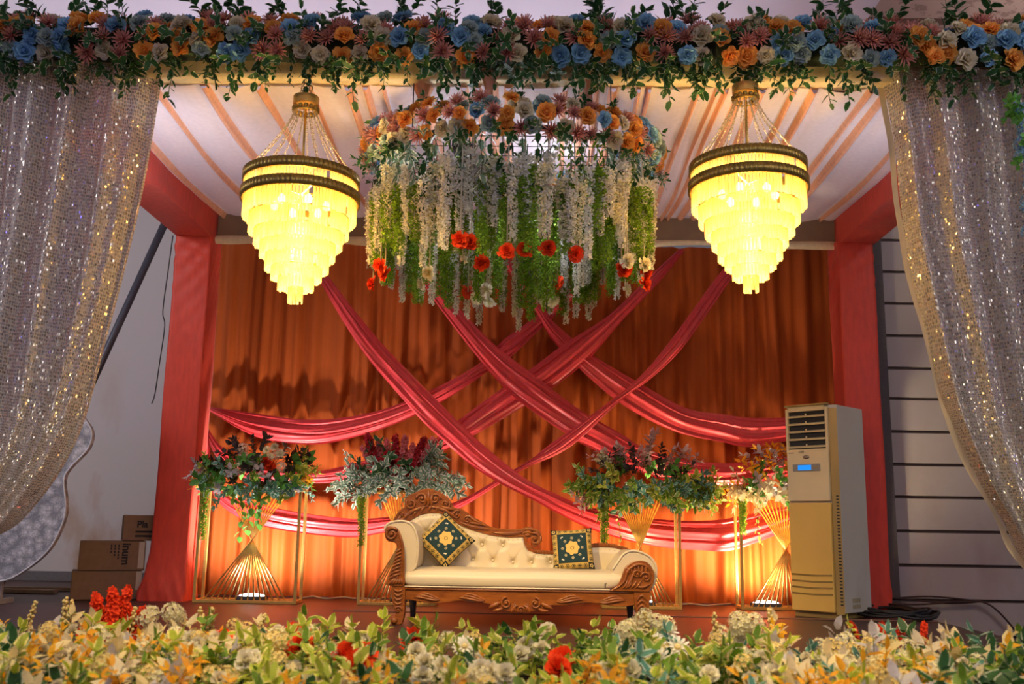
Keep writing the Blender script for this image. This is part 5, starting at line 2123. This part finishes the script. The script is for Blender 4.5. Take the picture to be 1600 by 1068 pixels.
# ------------------------------------------------------------------ long garland on the front crossbeam
g = random.Random(401)
gar = thing('flower_garland', 'long garland of orange, blue and pink flowers across the top of the stage', 'garland', (0, 6.26, 3.86))
mb = MB()
mb.tube([(-4.1 + 8.2 * k / 40, 0.02 + .01 * sin(k), 0.055 + 0.012 * sin(k * .8)) for k in range(41)], 0.12, 8)
mb.build('foam_core', plain('dark_moss', (0.012, 0.022, 0.010), 0.9), gar)
kinds = ['orange', 'mum', 'blue', 'mum', 'cream', 'mum', 'blue', 'orange', 'mum', 'mint']
n = 0
rows = ((-0.075, -.135, 58, (0, -1, -.35)), (0.015, -.165, 62, (0, -1, .05)), (0.10, -.145, 60, (0, -1, .35)), (0.170, -.075, 52, (0, -.8, .8)), (0.19, 0.05, 40, (0, -.2, 1)))
for r, (z, y, cnt, d0) in enumerate(rows):
    for k in range(cnt):
        x = -3.85 + 7.7 * (k + .5 * (r % 2) + g.uniform(-.28, .28)) / cnt
        kd = kinds[(k * 3 + r * 4 + (g.randrange(3) == 0)) % 10]
        if r == 0 and kd == 'mum' and g.random() < .55:
            kd = g.choice(('orange', 'cream', 'blue'))
        d = Vector(d0) + Vector((g.uniform(-.35, .35), g.uniform(-.2, .2), g.uniform(-.3, .3)))
        bunch_head(gar, Vector((x, y + g.uniform(-.02, .02), z + g.uniform(-.025, .025))), d, kd, g.uniform(.060, .078), g)
for k in range(250):
    x = -3.95 + 7.9 * g.random()
    u = g.random()
    if u < .5:
        p, d = Vector((x, -.08, -.05)), Vector((g.uniform(-.7, .7), g.uniform(-.7, .1), g.uniform(-1.4, -.5)))
        s = g.uniform(.19, .27)
    elif u < .74:
        p, d = Vector((x, -.03, .10)), Vector((g.uniform(-.7, .7), g.uniform(-.5, .3), g.uniform(.5, 1.2)))
        s = g.uniform(.24, .32)
    else:
        p, d = Vector((x, -.09, .04)), Vector((g.uniform(-.8, .8), -1, g.uniform(-.5, .5)))
        s = g.uniform(.18, .25)
    put('leaf_spray', SPRIG['dark'][g.randrange(4)], gar, p, facing(d, g.uniform(0, 6)), s)
for k in range(60):
    x = -3.9 + 7.8 * (k + g.random()) / 46
    L = g.uniform(.22, .36)
    o = put('leaf_strand', VINE[1 if g.random() < .5 else 3], gar, (x, -.12, -.06), Quaternion((0, 0, 1), g.uniform(0, 6)), L / .42)

# blue hanging flower strand at the edge of the curtain
t = thing('hanging_flower_strand', 'blue and green hanging flower strand in front of the sequin curtain with the cream hem', 'flowers', (3.23, 6.16, 3.48))
mb = MB()
mb.tube([(0, 0, 0.30), (0.0, 0, 0), (0.04, 0, -.8), (0.06, 0, -1.9)], .005, 4)
mb.build('string', M_STEM, t)
BL = [cluster_mesh('blue_blossom_cluster', P_BLUE, 500 + i) for i in range(V)]
g = random.Random(402)
for k in range(46):
    f = k / 45
    put('blossom_cluster', BL[g.randrange(V)], t, (0.01 + .05 * f + g.uniform(-.05, .06), g.uniform(-.05, .03), -1.85 * f), facing((g.uniform(-1, 1), -1, g.uniform(-.5, .5)), 0), g.uniform(.035, .055))
for k in range(16):
    put('leaf_spray', SPRIG['plain'][g.randrange(4)], t, (g.uniform(-.06, .06), -.03, -g.uniform(0, .45)), facing((g.uniform(-1, 1), -.6, g.uniform(-.7, .4)), g.uniform(0, 6)), .16)

# ------------------------------------------------------------------ flower bed along the front of the stage
BED_RED = [(-1.47, 5.22, 0.12), (-1.17, 5.5, 0.12), (-1.06, 5.34, 0.12), (-1.02, 4.96, 0.12), (-0.75, 4.65, 0.12), (-0.67, 4.73, 0.12), (-0.64, 4.37, 0.12), (-0.52, 5.37, 0.12), (0.23, 4.64, 0.12), (0.2, 4.36, 0.12), (-2.27, 5.46, 0.12)]
BED_WHITE = [(-1.62, 5.19, 0.12), (-1.13, 4.41, 0.12), (-1.26, 5.5, 0.13), (-0.8, 5.32, 0.12), (-0.74, 5.34, 0.12), (-0.37, 4.51, 0.12), (-0.29, 4.42, 0.12), (-0.34, 4.08, 0.12), (-0.45, 4.84, 0.12), (-0.12, 4.25, 0.12), (-0.07, 4.22, 0.12), (-0.02, 4.17, 0.12), (-0.15, 4.54, 0.12), (0.06, 5.17, 0.12), (0.14, 5.05, 0.12), (0.18, 5.5, 0.17), (0.04, 4.79, 0.12), (0.79, 5.5, 0.16), (1.14, 5.5, 0.13), (1.19, 5.5, 0.15), (0.82, 4.28, 0.12), (1.16, 4.83, 0.12), (0.38, 4.31, 0.12), (0.5, 4.33, 0.12), (-1.45, 4.69, 0.12), (-1.13, 4.51, 0.12), (1.09, 4.31, 0.12), (1.42, 4.45, 0.12), (-1.92, 5.5, 0.13)]
BED_DAISY = [(-0.24, 5.13, 0.12), (0.73, 5.42, 0.12), (0.83, 5.24, 0.12), (0.66, 4.72, 0.12), (0.8, 5.5, 0.18), (0.09, 5.47, 0.12)]
BED_CLUS = [(0.67, 5.5, 0.18), (0.62, 5.5, 0.13), (0.53, 5.25, 0.12), (0.72, 5.5, 0.21), (1.18, 5.5, 0.18), (1.28, 5.5, 0.22), (-1.9, 5.5, 0.22), (-1.28, 5.25, 0.12)]
BED_AMBER = [(-1.32, 4.38, 0.12), (-1.21, 4.2, 0.12), (-1.33, 4.09, 0.12), (-0.55, 4.29, 0.12), (-0.25, 4.23, 0.12), (-0.18, 4.43, 0.12), (0.45, 4.32, 0.12), (0.45, 4.11, 0.12), (1.15, 4.23, 0.12), (1.23, 4.33, 0.12), (1.28, 4.25, 0.12), (1.76, 4.49, 0.12), (1.63, 4.2, 0.12), (-2.22, 4.82, 0.12), (-2.26, 5.09, 0.12), (-1.88, 4.4, 0.12), (-2.0, 4.86, 0.12), (-1.65, 4.66, 0.12), (-0.61, 4.18, 0.12), (-0.79, 4.07, 0.12), (1.41, 5.5, 0.14), (-1.97, 4.19, 0.12), (0.11, 4.19, 0.12), (0.28, 4.12, 0.12), (-1.52, 4.07, 0.12), (-2.67, 5.49, 0.12)]
BED_REDSPRAY = [(-2.17, 5.5, 0.13), (-2.22, 5.5, 0.16), (-2.15, 5.5, 0.19), (-2.09, 5.5, 0.11), (1.84, 5.5, 0.16), (1.97, 5.5, 0.15), (2.11, 5.5, 0.18), (2.02, 5.5, 0.15)]
BED_BUTSPRAY = [(-2.39, 5.5, 0.19), (-2.32, 5.5, 0.21), (-2.65, 5.5, 0.2), (-1.64, 5.5, 0.17), (-1.59, 5.5, 0.15), (1.31, 5.5, 0.19), (1.36, 5.5, 0.19), (0.67, 5.5, 0.21), (-2.04, 5.5, 0.16), (-1.4, 5.5, 0.16), (1.08, 5.5, 0.18)]
g = random.Random(501)
bed = thing('flower_bed', 'deep bed of cream, yellow, green and red artificial flowers along the stage front', 'flower bed', (0, 4.85, -0.65))
BO = Vector((0, 4.85, -0.65))
mb = MB()
mb.box((0, 0.0, 0.27), (7.2, 1.62, 0.54))
mb.build('trough', plain('dark_green_cloth', (0.015, 0.03, 0.012), 0.9), bed, 0.01)


def base_z(Y):
    return -0.07 + 0.055 * (Y - 4.0) / 1.6


def kind_at(px, g):
    r = g.random()
    if px < 60:
        return 'dark' if r < .5 else 'lime' if r < .8 else 'cream'
    if px < 330:
        return 'cream' if r < .52 else 'silver' if r < .64 else 'amber' if r < .72 else 'lime' if r < .88 else 'green'
    if px < 640:
        return 'lime' if r < .50 else 'green' if r < .80 else 'cream' if r < .88 else 'dark'
    if px < 960:
        return 'green' if r < .48 else 'dark' if r < .68 else 'lime' if r < .95 else 'cream'
    if px < 1160:
        return 'green' if r < .38 else 'blue' if r < .64 else 'lime' if r < .86 else 'cream'
    if px < 1460:
        return 'cream' if r < .46 else 'silver' if r < .58 else 'lime' if r < .76 else 'blue' if r < .90 else 'amber'
    return 'dark' if r < .55 else 'green' if r < .76 else 'blue' if r < .84 else 'amber' if r < .92 else 'cream'


PART = {'dark': 'dark_leaf_spray', 'lime': 'lime_leaf_spray', 'green': 'green_leaf_spray', 'cream': 'cream_leaf_spray', 'silver': 'silver_leaf_spray', 'amber': 'amber_leaf_spray', 'blue': 'blue_green_leaf_spray'}
n = 0
Y = 4.0
while Y < 5.62:
    half = 0.55 * Y + 0.25
    x = -half
    while x < half:
        xx, yy = x + g.uniform(-.05, .05), Y + g.uniform(-.05, .05)
        px = 812 + (xx - .07) / yy * 1590
        kd = kind_at(px + g.uniform(-60, 60), g)
        s = g.uniform(.24, .34)
        d = Vector((g.uniform(-.8, .8), g.uniform(-.9, .2), 1))
        put(PART[kd], SPRIG[kd][g.randrange(4)], bed, Vector((xx, yy, base_z(yy) - .05)) - BO, facing(d, g.uniform(0, 6)), s)
        x += 0.118
    Y += 0.125


def bloom(nm, me, P, s, up=.7):
    for (x, y, z) in P:
        flower(bed, nm, me, Vector((x, y, z)) - BO, (g.uniform(-.4, .4), -1 + g.uniform(-.2, .3), up + g.uniform(-.2, .3)), s * g.uniform(.9, 1.12), g)
        # its stem
    return


bloom('red_carnation', CARN['red'], BED_RED, .068)
bloom('white_carnation', CARN['white'], BED_WHITE[:15], .050)
bloom('white_rose', ROSE['white'], BED_WHITE[15:], .045)
bloom('daisy', DAISY, BED_DAISY, .062)
for (x, y, z) in BED_CLUS:
    for k in range(5):
        flower(bed, 'blossom_cluster', CLUSTER['white'], Vector((x + g.uniform(-.09, .09), y + g.uniform(-.08, .04), z + g.uniform(-.04, .03))) - BO, (g.uniform(-.5, .5), -.8, .8), .055, g)
for (x, y, z) in BED_AMBER:
    for k in range(2):
        put('amber_leaf_spray', SPRIG['amber'][g.randrange(4)], bed, Vector((x + g.uniform(-.06, .06), y + g.uniform(-.05, .05), z - .10)) - BO, facing((g.uniform(-.8, .8), -.7, 1), g.uniform(0, 6)), g.uniform(.16, .21))
for k, (x, y, z) in enumerate(BED_REDSPRAY):
    for j in range(2 if k < 4 else 1):
        upright(bed, 'red', Vector((x + g.uniform(-.04, .04), y + g.uniform(-.04, .04), z - .14)) - BO, (g.uniform(-.3, .3), g.uniform(-.2, .1), 1), g.uniform(.28, .34) if k < 4 else g.uniform(.20, .25), g)
for (x, y, z) in BED_BUTSPRAY:
    for j in range(1):
        upright(bed, 'butter', Vector((x + g.uniform(-.05, .05), y + g.uniform(-.04, .04), z - .12)) - BO, (g.uniform(-.3, .3), -.1, 1), g.uniform(.18, .24), g)
# cream blossoms and leaves between them
for k in range(170):
    Yk = g.uniform(4.1, 5.5)
    xx = g.uniform(-1, 1) * (0.53 * Yk)
    px = 812 + (xx - .07) / Yk * 1590
    w = 1.0 if (60 < px < 560 or 1140 < px < 1450) else .45
    if g.random() > w:
        continue
    flower(bed, 'cream_blossom_cluster', CLUSTER['butter' if g.random() < .6 else 'white'], Vector((xx, Yk, base_z(Yk) + g.uniform(.12, .20))) - BO, (g.uniform(-.5, .5), -.8, .8), g.uniform(.035, .052), g)
for k in range(110):
    Yk = g.uniform(4.1, 5.5)
    xx = g.uniform(-1, 1) * (0.53 * Yk)
    px = 812 + (xx - .07) / Yk * 1590
    if 560 < px < 1150:
        continue
    flower(bed, 'small_cream_rose', ROSE['cream'], Vector((xx, Yk, base_z(Yk) + g.uniform(.10, .16))) - BO, (g.uniform(-.5, .5), -.9, .7), g.uniform(.028, .042), g)
